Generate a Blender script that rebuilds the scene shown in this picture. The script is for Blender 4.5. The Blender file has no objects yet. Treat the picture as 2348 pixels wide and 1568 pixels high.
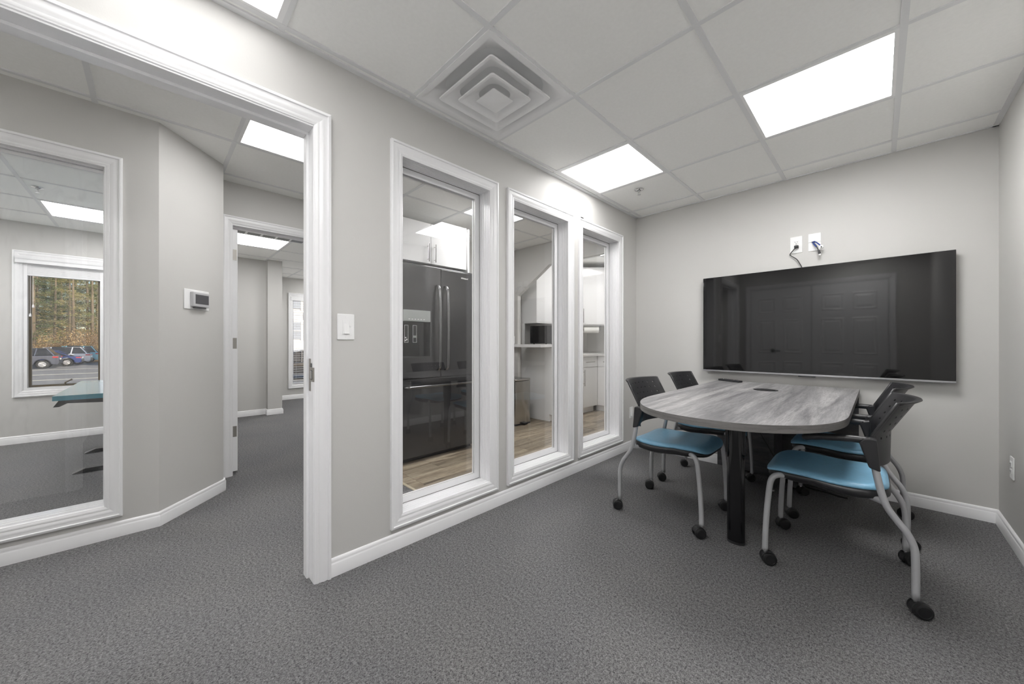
import bpy, bmesh, math, random
from mathutils import Vector, Matrix
PI = math.pi
S = bpy.context.scene
COL = S.collection
random.seed(7)

# ------------------------------------------------------------------ camera, world, sun, exposure
CAMH, YAW, FPX = 1.0977, 0.7894, 832.38
cam_d = bpy.data.cameras.new('camera'); cam = bpy.data.objects.new('camera', cam_d); COL.objects.link(cam)
cam_d.sensor_fit = 'HORIZONTAL'; cam_d.sensor_width = 36.0
cam_d.lens = 36.0 * FPX / 2348.0
cam_d.shift_y = (785.97 - 784.0) / 2348.0
cam_d.clip_start = 0.02; cam_d.clip_end = 500
cam.location = (0, 0, CAMH); cam.rotation_euler = (PI / 2, 0, YAW)
S.camera = cam

w = bpy.data.worlds.new('sky'); S.world = w; w.use_nodes = True
wn = w.node_tree.nodes; wl_ = w.node_tree.links
sky = wn.new('ShaderNodeTexSky'); sky.sky_type = 'NISHITA'; sky.sun_disc = False
sky.sun_elevation = math.radians(32); sky.sun_rotation = math.radians(70); sky.altitude = 50
bg = wn['Background']; bg.inputs['Strength'].default_value = 0.14
wl_.new(sky.outputs['Color'], bg.inputs['Color'])

sun_d = bpy.data.lights.new('sun', 'SUN'); sun = bpy.data.objects.new('sun', sun_d); COL.objects.link(sun)
sun_d.energy = 4.2; sun_d.color = (1.0, 0.88, 0.7); sun_d.angle = math.radians(0.6)
sun.rotation_euler = Vector((-0.75, -0.45, -0.52)).to_track_quat('-Z', 'Y').to_euler()

S.view_settings.view_transform = 'Standard'
S.view_settings.look = 'None'
S.view_settings.exposure = 0.28
S.view_settings.gamma = 1.0
S.view_settings.use_curve_mapping = False
S.cycles.max_bounces = 10; S.cycles.diffuse_bounces = 6; S.cycles.glossy_bounces = 4; S.cycles.transmission_bounces = 2; S.cycles.transparent_max_bounces = 12
S.cycles.use_adaptive_sampling = True; S.cycles.adaptive_threshold = 0.03
S.cycles.caustics_reflective = False; S.cycles.caustics_refractive = False
PANEL = 14.5        # radiance of the LED ceiling panels

# ------------------------------------------------------------------ materials
def srgb(r, g, b):
    f = lambda c: (c / 255 / 12.92) if c / 255 <= 0.04045 else ((c / 255 + 0.055) / 1.055) ** 2.4
    return (f(r), f(g), f(b), 1)
M = {}
def mat(name, col, rough=0.5, metal=0.0, spec=0.5, coat=0.0, bump=0.0, bscale=200.0, var=0.0, vscale=20.0, stretch=(1, 1, 1)):
    m = bpy.data.materials.new(name); m.use_nodes = True
    nt = m.node_tree; b = nt.nodes['Principled BSDF']
    b.inputs['Base Color'].default_value = col
    b.inputs['Roughness'].default_value = rough; b.inputs['Metallic'].default_value = metal
    b.inputs['Specular IOR Level'].default_value = spec
    b.inputs['Coat Weight'].default_value = coat
    if var > 0 or bump > 0:
        tc = nt.nodes.new('ShaderNodeTexCoord'); mp = nt.nodes.new('ShaderNodeMapping')
        mp.inputs['Scale'].default_value = stretch
        nt.links.new(tc.outputs['Object'], mp.inputs['Vector'])
    if var > 0:
        n = nt.nodes.new('ShaderNodeTexNoise'); n.inputs['Scale'].default_value = vscale; n.inputs['Detail'].default_value = 4
        nt.links.new(mp.outputs['Vector'], n.inputs['Vector'])
        r = nt.nodes.new('ShaderNodeValToRGB')
        r.color_ramp.elements[0].position = 0.3; r.color_ramp.elements[1].position = 0.7
        r.color_ramp.elements[0].color = tuple(c * (1 - var) for c in col[:3]) + (1,)
        r.color_ramp.elements[1].color = tuple(min(1, c * (1 + var)) for c in col[:3]) + (1,)
        nt.links.new(n.outputs['Fac'], r.inputs['Fac']); nt.links.new(r.outputs['Color'], b.inputs['Base Color'])
    if bump > 0:
        n2 = nt.nodes.new('ShaderNodeTexNoise'); n2.inputs['Scale'].default_value = bscale; n2.inputs['Detail'].default_value = 2
        nt.links.new(mp.outputs['Vector'], n2.inputs['Vector'])
        bp = nt.nodes.new('ShaderNodeBump'); bp.inputs['Strength'].default_value = bump; bp.inputs['Distance'].default_value = 0.002
        nt.links.new(n2.outputs['Fac'], bp.inputs['Height']); nt.links.new(bp.outputs['Normal'], b.inputs['Normal'])
    M[name] = m
    return m

mat('paint', (0.575, 0.567, 0.550, 1), 0.55, bump=0.10, bscale=160)
mat('trim', (0.835, 0.835, 0.845, 1), 0.28)
mat('tile', (0.92, 0.92, 0.90, 1), 0.9, bump=0.2, bscale=420, var=0.015, vscale=60)
mat('tee', (0.77, 0.775, 0.78, 1), 0.45)
mat('white_plastic', (0.85, 0.85, 0.85, 1), 0.3)
mat('white_gloss', (0.80, 0.80, 0.80, 1), 0.12, coat=0.4)
mat('white_enamel', (0.86, 0.86, 0.86, 1), 0.35)
mat('black_plastic', (0.022, 0.022, 0.024, 1), 0.36, bump=0.05, bscale=900)
mat('black_rubber', (0.012, 0.012, 0.013, 1), 0.45)
mat('black_gloss', (0.008, 0.008, 0.009, 1), 0.12)
mat('grey_steel', (0.47, 0.475, 0.49, 1), 0.38, metal=0.25)
mat('chrome', (0.75, 0.75, 0.76, 1), 0.12, metal=1.0)
mat('nickel', (0.36, 0.345, 0.32, 1), 0.5, metal=1.0)
mat('brushed_steel', (0.50, 0.49, 0.47, 1), 0.22, metal=1.0, bump=0.03, bscale=60, stretch=(20, 20, 1))
mat('dark_void', (0.006, 0.006, 0.006, 1), 0.9)
mat('blue_vinyl', srgb(126, 178, 208), 0.36, var=0.06, vscale=60, bump=0.06, bscale=600)
mat('tv_silver', (0.42, 0.42, 0.44, 1), 0.3, metal=0.8)
mat('fridge_dark', (0.034, 0.034, 0.036, 1), 0.13, coat=0.5)
mat('fridge_handle', (0.22, 0.22, 0.225, 1), 0.18, metal=1.0)
mat('gasket', (0.05, 0.04, 0.03, 1), 0.6)
mat('fridge_panel', (0.38, 0.40, 0.39, 1), 0.3)
mat('blue_cable', srgb(40, 66, 140), 0.45)
mat('bronze', srgb(72, 60, 34), 0.45)
mat('desk_edge', srgb(86, 150, 168), 0.3)
mat('desk_top_glare', srgb(206, 226, 240), 0.15, coat=0.4)  # teal top made pale: window glare is painted into its colour
mat('microwave_grey', (0.055, 0.055, 0.058, 1), 0.3)
mat('screen_grey', (0.10, 0.10, 0.105, 1), 0.3)
mat('thermo_grey', (0.5, 0.5, 0.51, 1), 0.35)
mat('paper', (0.78, 0.77, 0.74, 1), 0.9, bump=0.1)
mat('countertop', (0.72, 0.71, 0.69, 1), 0.3, var=0.05, vscale=80)
mat('floor_strip', srgb(196, 186, 164), 0.5)

def nodes(name):
    m = bpy.data.materials.new(name); m.use_nodes = True; M[name] = m
    return m, m.node_tree.nodes, m.node_tree.links, m.node_tree.nodes['Principled BSDF']

# carpet: loop pile speckle
m, N, L, b = nodes('carpet')
b.inputs['Roughness'].default_value = 0.95; b.inputs['Specular IOR Level'].default_value = 0.15
tc = N.new('ShaderNodeTexCoord'); mp = N.new('ShaderNodeMapping'); mp.inputs['Scale'].default_value = (1.0, 0.75, 1.0)
L.new(tc.outputs['Object'], mp.inputs['Vector'])
n1 = N.new('ShaderNodeTexNoise'); n1.inputs['Scale'].default_value = 235; n1.inputs['Detail'].default_value = 3; n1.inputs['Roughness'].default_value = 0.8
n2 = N.new('ShaderNodeTexNoise'); n2.inputs['Scale'].default_value = 2.2; n2.inputs['Detail'].default_value = 5
n3 = N.new('ShaderNodeTexVoronoi'); n3.inputs['Scale'].default_value = 330
L.new(mp.outputs['Vector'], n1.inputs['Vector']); L.new(tc.outputs['Object'], n2.inputs['Vector']); L.new(mp.outputs['Vector'], n3.inputs['Vector'])
r1 = N.new('ShaderNodeValToRGB'); r1.color_ramp.elements[0].position = 0.37; r1.color_ramp.elements[1].position = 0.64
r1.color_ramp.elements[0].color = (0.038, 0.038, 0.040, 1); r1.color_ramp.elements[1].color = (0.275, 0.274, 0.275, 1)
mx = N.new('ShaderNodeMix'); mx.data_type = 'RGBA'; mx.blend_type = 'MULTIPLY'; mx.inputs['Factor'].default_value = 1
r2 = N.new('ShaderNodeValToRGB'); r2.color_ramp.elements[0].color = (0.92, 0.92, 0.935, 1); r2.color_ramp.elements[1].color = (1.04, 1.03, 1.015, 1)
r2.color_ramp.elements[0].position = 0.3; r2.color_ramp.elements[1].position = 0.7
n4 = N.new('ShaderNodeTexNoise'); n4.inputs['Scale'].default_value = 112; n4.inputs['Detail'].default_value = 2; L.new(mp.outputs['Vector'], n4.inputs['Vector'])
mf = N.new('ShaderNodeMix'); mf.inputs['Factor'].default_value = 0.30; L.new(n1.outputs['Fac'], mf.inputs['A']); L.new(n4.outputs['Fac'], mf.inputs['B'])
L.new(mf.outputs['Result'], r1.inputs['Fac']); L.new(n2.outputs['Fac'], r2.inputs['Fac'])
L.new(r1.outputs['Color'], mx.inputs['A']); L.new(r2.outputs['Color'], mx.inputs['B']); L.new(mx.outputs['Result'], b.inputs['Base Color'])
bp = N.new('ShaderNodeBump'); bp.inputs['Strength'].default_value = 0.35; bp.inputs['Distance'].default_value = 0.003
L.new(n3.outputs['Distance'], bp.inputs['Height']); L.new(bp.outputs['Normal'], b.inputs['Normal'])

# woods: grain along Y
def wood(name, c0, c1, c2, rough, gscale=1.0, along=(9, 0.8, 9), coat=0.0, perobj=False, fine=0.5):
    m, N, L, b = nodes(name)
    b.inputs['Roughness'].default_value = rough; b.inputs['Coat Weight'].default_value = coat
    tc = N.new('ShaderNodeTexCoord'); mp = N.new('ShaderNodeMapping'); mp.inputs['Scale'].default_value = along
    src = tc.outputs['Object']
    if perobj:
        oi = N.new('ShaderNodeObjectInfo'); vm = N.new('ShaderNodeVectorMath'); vm.operation = 'SCALE'; vm.inputs['Scale'].default_value = 40
        cmb = N.new('ShaderNodeCombineXYZ')
        for k in 'XYZ': L.new(oi.outputs['Random'], cmb.inputs[k])
        L.new(cmb.outputs['Vector'], vm.inputs[0])
        ad = N.new('ShaderNodeVectorMath'); ad.operation = 'ADD'
        L.new(src, ad.inputs[0]); L.new(vm.outputs['Vector'], ad.inputs[1]); src = ad.outputs['Vector']
    L.new(src, mp.inputs['Vector'])
    nb = N.new('ShaderNodeTexNoise'); nb.inputs['Scale'].default_value = 1.1 * gscale; nb.inputs['Detail'].default_value = 6; nb.inputs['Distortion'].default_value = 1.6
    nf = N.new('ShaderNodeTexNoise'); nf.inputs['Scale'].default_value = 7 * gscale; nf.inputs['Detail'].default_value = 5; nf.inputs['Distortion'].default_value = 2.5
    L.new(mp.outputs['Vector'], nb.inputs['Vector']); L.new(mp.outputs['Vector'], nf.inputs['Vector'])
    r = N.new('ShaderNodeValToRGB'); e = r.color_ramp.elements
    e[0].position = 0.30; e[0].color = c0; e[1].position = 0.70; e[1].color = c2
    k = e.new(0.5); k.color = c1
    L.new(nb.outputs['Fac'], r.inputs['Fac'])
    r2 = N.new('ShaderNodeValToRGB'); r2.color_ramp.elements[0].position = 0.35; r2.color_ramp.elements[1].position = 0.62
    lo = 1 - fine * 0.6
    r2.color_ramp.elements[0].color = (lo, lo, lo, 1); r2.color_ramp.elements[1].color = (1.05, 1.05, 1.05, 1)
    L.new(nf.outputs['Fac'], r2.inputs['Fac'])
    mx = N.new('ShaderNodeMix'); mx.data_type = 'RGBA'; mx.blend_type = 'MULTIPLY'; mx.inputs['Factor'].default_value = 1
    L.new(r.outputs['Color'], mx.inputs['A']); L.new(r2.outputs['Color'], mx.inputs['B'])
    out = mx.outputs['Result']
    if perobj:
        hs = N.new('ShaderNodeHueSaturation'); mr = N.new('ShaderNodeMapRange')
        mr.inputs['To Min'].default_value = 0.8; mr.inputs['To Max'].default_value = 1.15
        L.new(oi.outputs['Random'], mr.inputs['Value']); L.new(mr.outputs['Result'], hs.inputs['Value']); L.new(out, hs.inputs['Color']); out = hs.outputs['Color']
    L.new(out, b.inputs['Base Color'])
wood('grey_laminate', srgb(113, 112, 114), srgb(147, 146, 147), srgb(179, 177, 177), 0.33, gscale=1.15, along=(10, 0.6, 10), fine=0.55)
wood('laminate_edge', srgb(98, 96, 94), srgb(112, 110, 108), srgb(128, 126, 124), 0.45, gscale=2.0, along=(1.0, 1.0, 22), fine=0.4)
wood('dark_laminate', srgb(56, 56, 59), srgb(70, 70, 73), srgb(86, 85, 86), 0.4, along=(1.2, 1.2, 10), fine=0.4)
wood('oak_plank', srgb(104, 92, 78), srgb(156, 142, 122), srgb(186, 174, 154), 0.42, gscale=1.2, along=(10, 0.9, 10), perobj=True, fine=0.6)

# clear glass pane: transparent with a Fresnel reflection, a trace of smear and painted reflection haze on one
def glass(name, tint=(1, 1, 1, 1), smear=0.0, boost=1.0):
    m = bpy.data.materials.new(name); m.use_nodes = True; M[name] = m
    nt = m.node_tree; N = nt.nodes; L = nt.links; N.clear()
    o = N.new('ShaderNodeOutputMaterial'); t = N.new('ShaderNodeBsdfTransparent'); t.inputs['Color'].default_value = tint
    g = N.new('ShaderNodeBsdfGlossy'); g.inputs['Roughness'].default_value = 0.0; g.inputs['Color'].default_value = (boost, boost, boost, 1)
    f = N.new('ShaderNodeFresnel'); ge = N.new('ShaderNodeNewGeometry'); ior = N.new('ShaderNodeMix')
    ior.inputs['A'].default_value = 1.5; ior.inputs['B'].default_value = 1 / 1.5      # the same reflectance at both faces of the pane
    L.new(ge.outputs['Backfacing'], ior.inputs['Factor']); L.new(ior.outputs['Result'], f.inputs['IOR'])
    mx = N.new('ShaderNodeMixShader')
    L.new(f.outputs['Fac'], mx.inputs['Fac']); L.new(t.outputs[0], mx.inputs[1]); L.new(g.outputs[0], mx.inputs[2])
    last = mx.outputs[0]
    if smear > 0:
        d = N.new('ShaderNodeBsdfDiffuse'); d.inputs['Color'].default_value = (0.7, 0.72, 0.75, 1)
        tc = N.new('ShaderNodeTexCoord'); mp = N.new('ShaderNodeMapping'); mp.inputs['Scale'].default_value = (3, 9, 3); mp.inputs['Rotation'].default_value = (0.9, 0, 0)
        n = N.new('ShaderNodeTexNoise'); n.inputs['Scale'].default_value = 2.0; n.inputs['Detail'].default_value = 6; n.inputs['Distortion'].default_value = 1.2
        r = N.new('ShaderNodeValToRGB'); r.color_ramp.elements[0].position = 0.5; r.color_ramp.elements[1].position = 0.85
        r.color_ramp.elements[0].color = (0.008, 0.008, 0.008, 1); r.color_ramp.elements[1].color = (smear, smear, smear, 1)  # low end: hall reflection painted as an even haze; high end: smear streaks
        L.new(tc.outputs['Object'], mp.inputs['Vector']); L.new(mp.outputs['Vector'], n.inputs['Vector']); L.new(n.outputs['Fac'], r.inputs['Fac'])
        m2 = N.new('ShaderNodeMixShader'); L.new(r.outputs['Color'], m2.inputs['Fac']); L.new(last, m2.inputs[1]); L.new(d.outputs[0], m2.inputs[2]); last = m2.outputs[0]
    L.new(last, o.inputs['Surface'])
glass('pane_glass')
glass('pane_smear_haze', smear=0.06)
glass('car_glass', tint=(0.10, 0.11, 0.12, 1))

def emit(name, col, s):
    m = bpy.data.materials.new(name); m.use_nodes = True; M[name] = m
    nt = m.node_tree; nt.nodes.clear()
    o = nt.nodes.new('ShaderNodeOutputMaterial'); e = nt.nodes.new('ShaderNodeEmission')
    e.inputs['Color'].default_value = col; e.inputs['Strength'].default_value = s
    nt.links.new(e.outputs[0], o.inputs['Surface'])
emit('led_panel', (1.0, 0.99, 0.98, 1), PANEL)
emit('led_panel_soft', (1.0, 0.99, 0.98, 1), PANEL * 0.30)
emit('led_panel_mid', (1.0, 0.99, 0.98, 1), PANEL * 0.58)
emit('led_panel_hall', (1.0, 0.99, 0.98, 1), PANEL * 1.35)
emit('led_panel_near_wall', (1.0, 0.99, 0.98, 1), PANEL * 0.84)
emit('led_panel_bright', (1.0, 0.99, 0.98, 1), PANEL * 1.55)

# TV screen: black glass with a faint ripple
m, N, L, b = nodes('tv_screen')
b.inputs['Base Color'].default_value = (0.006, 0.006, 0.0065, 1); b.inputs['Roughness'].default_value = 0.04; b.inputs['Specular IOR Level'].default_value = 0.68
tc = N.new('ShaderNodeTexCoord'); n = N.new('ShaderNodeTexNoise'); n.inputs['Scale'].default_value = 3.0; n.inputs['Detail'].default_value = 0
L.new(tc.outputs['Object'], n.inputs['Vector'])
bp = N.new('ShaderNodeBump'); bp.inputs['Strength'].default_value = 0.05; bp.inputs['Distance'].default_value = 0.01
L.new(n.outputs['Fac'], bp.inputs['Height']); L.new(bp.outputs['Normal'], b.inputs['Normal'])

# ------------------------------------------------------------------ mesh helpers
WLOC = {}
class MB:
    def __init__(self): self.v = []; self.f = []
    def add(self, vs, fs):
        o = len(self.v); self.v += [tuple(p) for p in vs]; self.f += [tuple(i + o for i in q) for q in fs]; return self
    def box(self, x0, x1, y0, y1, z0, z1):
        vs = [(x, y, z) for z in (z0, z1) for y in (y0, y1) for x in (x0, x1)]
        return self.add(vs, [(0, 2, 3, 1), (4, 5, 7, 6), (0, 1, 5, 4), (2, 6, 7, 3), (0, 4, 6, 2), (1, 3, 7, 5)])
    def prism(self, poly, axis, a0, a1):
        n = len(poly); vs = []
        for a in (a0, a1):
            for p in poly:
                q = list(p); q.insert(axis, a); vs.append(tuple(q))
        fs = [tuple(range(n))[::-1], tuple(range(n, 2 * n))] + [(i, (i + 1) % n, n + (i + 1) % n, n + i) for i in range(n)]
        return self.add(vs, fs)
    def tube(self, path, r, n=10, caps=True, flat=1.0):
        P = [Vector(p) for p in path]; vs = []; fs = []; m_ = len(P)
        rs = r if isinstance(r, (list, tuple)) else [r] * m_
        prev = None
        for i, p in enumerate(P):
            t = (P[min(i + 1, m_ - 1)] - P[max(i - 1, 0)]).normalized()
            if prev is None:
                up = Vector((0, 0, 1)) if abs(t.z) < 0.9 else Vector((0, 1, 0))
                a = t.cross(up).normalized()
            else:
                a = (prev - t * prev.dot(t)).normalized()
            prev = a; bb = t.cross(a)
            for k in range(n):
                th = 2 * PI * k / n
                vs.append(p + a * (math.cos(th) * rs[i]) + bb * (math.sin(th) * rs[i] * flat))
        for i in range(m_ - 1):
            for k in range(n):
                fs.append((i * n + k, i * n + (k + 1) % n, (i + 1) * n + (k + 1) % n, (i + 1) * n + k))
        if caps: fs += [tuple(range(n))[::-1], tuple(range((m_ - 1) * n, m_ * n))]
        return self.add(vs, fs)
    def cyl(self, p0, p1, r0, r1=None, n=16):
        return self.tube([p0, p1], [r0, r0 if r1 is None else r1], n)
    def lathe(self, prof, c=(0, 0, 0), n=20, axis='z'):
        vs = []; fs = []
        for r, h in prof:
            for k in range(n):
                th = 2 * PI * k / n; a, b_ = r * math.cos(th), r * math.sin(th)
                p = {'z': (a, b_, h), 'x': (h, a, b_), 'y': (a, h, b_)}[axis]
                vs.append((p[0] + c[0], p[1] + c[1], p[2] + c[2]))
        for i in range(len(prof) - 1):
            for k in range(n): fs.append((i * n + k, i * n + (k + 1) % n, (i + 1) * n + (k + 1) % n, (i + 1) * n + k))
        fs += [tuple(range(n))[::-1], tuple(range((len(prof) - 1) * n, len(prof) * n))]
        return self.add(vs, fs)
    def mesh(self, name, mt, shift=None, smooth=False):
        me = bpy.data.meshes.new(name)
        vs = self.v if shift is None else [(x - shift[0], y - shift[1], z - shift[2]) for x, y, z in self.v]
        me.from_pydata(vs, [], self.f)
        bm = bmesh.new(); bm.from_mesh(me)
        bmesh.ops.recalc_face_normals(bm, faces=bm.faces)
        bm.to_mesh(me); bm.free()
        if smooth: me.polygons.foreach_set('use_smooth', [True] * len(me.polygons))
        me.materials.append(M[mt]); me.update()
        return me
    def build(self, name, mt, parent=None, smooth=False, bevel=0.0, seg=2, auto=False):
        sh = WLOC.get(parent.name) if parent is not None else None
        me = self.mesh(name, mt, sh, smooth or auto)
        o = bpy.data.objects.new(name, me); COL.objects.link(o)
        if parent is not None:
            o.parent = parent; WLOC[o.name] = WLOC.get(parent.name)
        if bevel:
            md = o.modifiers.new('edge', 'BEVEL'); md.width = bevel; md.segments = seg; md.limit_method = 'ANGLE'; md.angle_limit = math.radians(35)
            md.use_clamp_overlap = True
        if auto:
            sharp_edges(me)
        return o
def sharp_edges(me, deg=38):
    bm = bmesh.new(); bm.from_mesh(me)
    for e in bm.edges:
        if len(e.link_faces) == 2: e.smooth = e.calc_face_angle(0) < math.radians(deg)
    bm.to_mesh(me); bm.free()
def side_material(o, mt):
    """a second material on the upright faces (an edge band)"""
    o.data.materials.append(M[mt])
    for p in o.data.polygons:
        if abs(p.normal.z) < 0.5: p.material_index = 1
def tag(o, label=None, cat=None, group=None, kind=None):
    if label: o['label'] = label
    if cat: o['category'] = cat
    if group: o['group'] = group
    if kind: o['kind'] = kind
    return o
def thing(name, label, cat, loc=(0, 0, 0), group=None, kind=None):
    o = bpy.data.objects.new(name, None); COL.objects.link(o); o.location = loc; o.empty_display_size = 0.05
    WLOC[o.name] = tuple(loc)
    return tag(o, label, cat, group, kind)
def inst(src, name, parent, loc):
    o = bpy.data.objects.new(name, src); COL.objects.link(o); o.parent = parent; o.location = loc
    return o
def copy_tree(o, parent=None):
    c = o.copy(); COL.objects.link(c); c.parent = parent
    for ch in list(o.children): copy_tree(ch, c)
    return c
def smooth_path(pts, n=6):
    P = [Vector(p) for p in pts]; out = []
    for i in range(len(P) - 1):
        p0 = P[max(i - 1, 0)]; p1 = P[i]; p2 = P[i + 1]; p3 = P[min(i + 2, len(P) - 1)]
        for k in range(n):
            t = k / n
            out.append(0.5 * ((2 * p1) + (p2 - p0) * t + (2 * p0 - 5 * p1 + 4 * p2 - p3) * t * t + (3 * p1 - p0 - 3 * p2 + p3) * t ** 3))
    out.append(P[-1]); return out

def wall(name, axis, p0, p1, a0, a1, z0, z1, ops=(), label=None, mt='paint', parent=None, kind='structure'):
    """axis 'x': slab between x=p0 and x=p1 running along y; axis 'y': slab between y=p0..p1 running along x"""
    A = sorted({a0, a1} | {v for o in ops for v in o[:2] if a0 < v < a1}); Z = sorted({z0, z1} | {v for o in ops for v in o[2:] if z0 < v < z1})
    na, nz = len(A) - 1, len(Z) - 1
    def solid(i, j):
        if not (0 <= i < na and 0 <= j < nz): return False
        ca, cz = (A[i] + A[i + 1]) / 2, (Z[j] + Z[j + 1]) / 2
        return not any(o[0] < ca < o[1] and o[2] < cz < o[3] for o in ops)
    idx = {}; mb = MB()
    def V(i, j, s):
        k = (i, j, s)
        if k not in idx:
            idx[k] = len(mb.v); p = p0 if s == 0 else p1
            mb.v.append((p, A[i], Z[j]) if axis == 'x' else (A[i], p, Z[j]))
        return idx[k]
    for i in range(na):
        for j in range(nz):
            if not solid(i, j): continue
            for s in (0, 1): mb.f.append((V(i, j, s), V(i + 1, j, s), V(i + 1, j + 1, s), V(i, j + 1, s)))
            for (di, dj, e) in ((-1, 0, ((i, j), (i, j + 1))), (1, 0, ((i + 1, j), (i + 1, j + 1))), (0, -1, ((i, j), (i + 1, j))), (0, 1, ((i, j + 1), (i + 1, j + 1)))):
                if not solid(i + di, j + dj):
                    mb.f.append((V(*e[0], 0), V(*e[1], 0), V(*e[1], 1), V(*e[0], 1)))
    o = mb.build(name, mt, parent)
    return tag(o, label, None, None, kind)

CASING = [(0, 0), (0, .0175), (.003, .019), (.012, .019), (.0145, .0135), (.018, .0130), (.030, .0150), (.040, .0120), (.048, .0095), (.0500, .0085), (.0515, .0108), (.058, .0104), (.062, .0075), (.068, .0070), (.070, .0050), (.070, 0)]
def casing(parent, axis, pos, sgn, a0, a1, z0, z1, sides='LRTB', mt='trim', prof=CASING, name='casing_board', k=1.0):
    """mitred moulding boards round an opening: outer rectangle a0..a1, z0..z1 on the plane axis=pos, standing out along sgn"""
    full = 'B' in sides; out = []
    for s in sides:
        mb = MB(); n = len(prof); vs = []
        for e in (0, 1):
            for d, p in prof:
                d *= k
                if s == 'T': a, z = (a0 + d, z1 - d) if e == 0 else (a1 - d, z1 - d)
                if s == 'B': a, z = (a0 + d, z0 + d) if e == 0 else (a1 - d, z0 + d)
                if s == 'L': a, z = (a0 + d, z0 + (d if full else 0)) if e == 0 else (a0 + d, z1 - d)
                if s == 'R': a, z = (a1 - d, z0 + (d if full else 0)) if e == 0 else (a1 - d, z1 - d)
                vs.append((pos + sgn * p, a, z) if axis == 'x' else (a, pos + sgn * p, z))
        fs = [(i, (i + 1) % n, n + (i + 1) % n, n + i) for i in range(n)] + [tuple(range(n))[::-1], tuple(range(n, 2 * n))]
        mb.add(vs, fs); out.append(mb.build(name, mt, parent, auto=True))
    return out
BASE = [(0, 0), (.0135, 0), (.0135, .058), (.0115, .062), (.0095, .066), (.0100, .070), (.0085, .078), (.0045, .0835), (0, .085)]
def baseboard(name, pts, label, side=1, parent=None):
    """moulding along a floor polyline; side=+1: stands out to the left of the walking direction"""
    P = [Vector((p[0], p[1])) for p in pts]; n = len(BASE); mb = MB(); vs = []
    for i, p in enumerate(P):
        d0 = (P[i] - P[i - 1]).normalized() if i > 0 else None
        d1 = (P[i + 1] - P[i]).normalized() if i < len(P) - 1 else None
        nn = lambda d: Vector((-d.y, d.x)) * side
        if d0 is None: off = nn(d1); kk = 1
        elif d1 is None: off = nn(d0); kk = 1
        else:
            off = (nn(d0) + nn(d1)).normalized(); kk = 1 / max(0.3, off.dot(nn(d1)))
        for t, z in BASE: vs.append((p.x + off.x * t * kk, p.y + off.y * t * kk, z))
    fs = []
    for i in range(len(P) - 1):
        fs += [(i * n + k, i * n + (k + 1) % n, (i + 1) * n + (k + 1) % n, (i + 1) * n + k) for k in range(n)]
    fs += [tuple(range(n))[::-1], tuple(range((len(P) - 1) * n, len(P) * n))]
    mb.add(vs, fs)
    return tag(mb.build(name, 'trim', parent, auto=True), label, None, None, 'structure')
# ------------------------------------------------------------------ large structure
WX, WB, YB, XR, YF, HC = -1.809, -1.95, 3.651, 0.517, -0.55, 2.417
HW = HC + 0.12

fl = tag(MB().box(-8.3, 0.64, -3.12, 5.78, -0.06, 0).build('floor', 'carpet'), 'grey speckled loop carpet over the whole office floor', None, None, 'structure')

# window wall of the meeting room
W1 = [(0.890, 1.653, 0.113, 2.172), (1.741, 2.513, 0.112, 2.170), (2.588, 3.350, 0.112, 2.168)]
inner = lambda o, k=0.060: (o[0] + k, o[1] - k, o[2] + k, o[3] - k)
wall('wall_left', 'x', WB, WX, -3.1, 5.77, 0, HW, [(-0.40, 0.535, -1, 2.092)] + [inner(o) for o in W1], 'warm grey wall with three tall windows and a doorway')
wall('wall_back', 'y', YB, YB + 0.12, WX, XR + 0.12, 0, HW, (), 'warm grey wall behind the television')
wall('wall_right', 'x', XR, XR + 0.12, YF - 0.12, YB, 0, HW, (), 'warm grey wall at the right edge')
wall('wall_front', 'y', YF - 0.12, YF, WX, XR, 0, HW, (), 'wall with closet doors facing the television')

# hall, office, corridor, kitchen
W4 = (-1.30, -0.118, 0.116, 2.147)
wall('wall_hall', 'x', -3.16, -3.04, -3.1, 0.03, 0, HW, [inner(W4)], 'grey hall wall with a large office window')
tag(MB().prism([(-3.04, 0.03), (-3.43, 0.378), (-3.75, 0.39), (-3.75, 0.30), (-3.47, 0.29), (-3.16, 0.03)], 2, 0, HW).build('wall_angled', 'paint'), 'angled grey wall carrying the thermostat', None, None, 'structure')
wall('wall_kitchen_left', 'x', -3.87, -3.75, 0.39, 5.77, 0, HW, [(0.462, 1.40, -1, 2.082)], 'grey wall with the far doorway, also behind the fridge')
wall('wall_hall_end', 'y', -3.12, -3.0, -6.72, WB, 0, HW, (), 'wall closing the hall')
W5 = (-1.073, -0.345, 0.503, 2.108)
wall('wall_office_far', 'x', -6.72, -6.60, -3.0, 0.30, 0, HW, [inner(W5, 0.072)], 'grey outer office wall with a casement window')
wall('wall_office_side', 'y', 0.30, 0.40, -6.65, -3.87, 0, HW, (), 'wall between office and corridor')
tag(MB().prism([(-6.65, 0.30), (-6.65, 1.25), (-6.53, 1.25), (-6.53, 1.44), (-8.17, 1.44), (-8.17, 0.30)], 2, 0, HW).build('wall_corridor', 'paint'), 'grey corridor wall with a projecting darker column', None, None, 'structure')
W6 = (1.875, 2.75, 0.21, 2.07)
wall('wall_corridor_far', 'x', -8.17, -8.05, 1.44, 3.4, 0, HW, [inner(W6)], 'far grey wall with a tall window and blind')
wall('wall_corridor_side', 'y', 3.4, 3.52, -8.17, -3.87, 0, HW, (), 'wall closing the corridor')
tag(MB().prism([(-3.75, 0), (-3.615, 0), (-3.615, 1.766), (-3.036, 2.13), (-2.04, 2.13), (-2.04, 0), (WB, 0), (WB, HW), (-3.75, HW)], 1, 3.70, 3.76).build('wall_alcove', 'paint'), 'kitchen wall with a clipped-corner opening', None, None, 'structure')
wall('wall_kitchen_back', 'y', 5.65, 5.77, -3.75, WB, 0, HW, (), 'kitchen back wall behind the cabinets')
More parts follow.
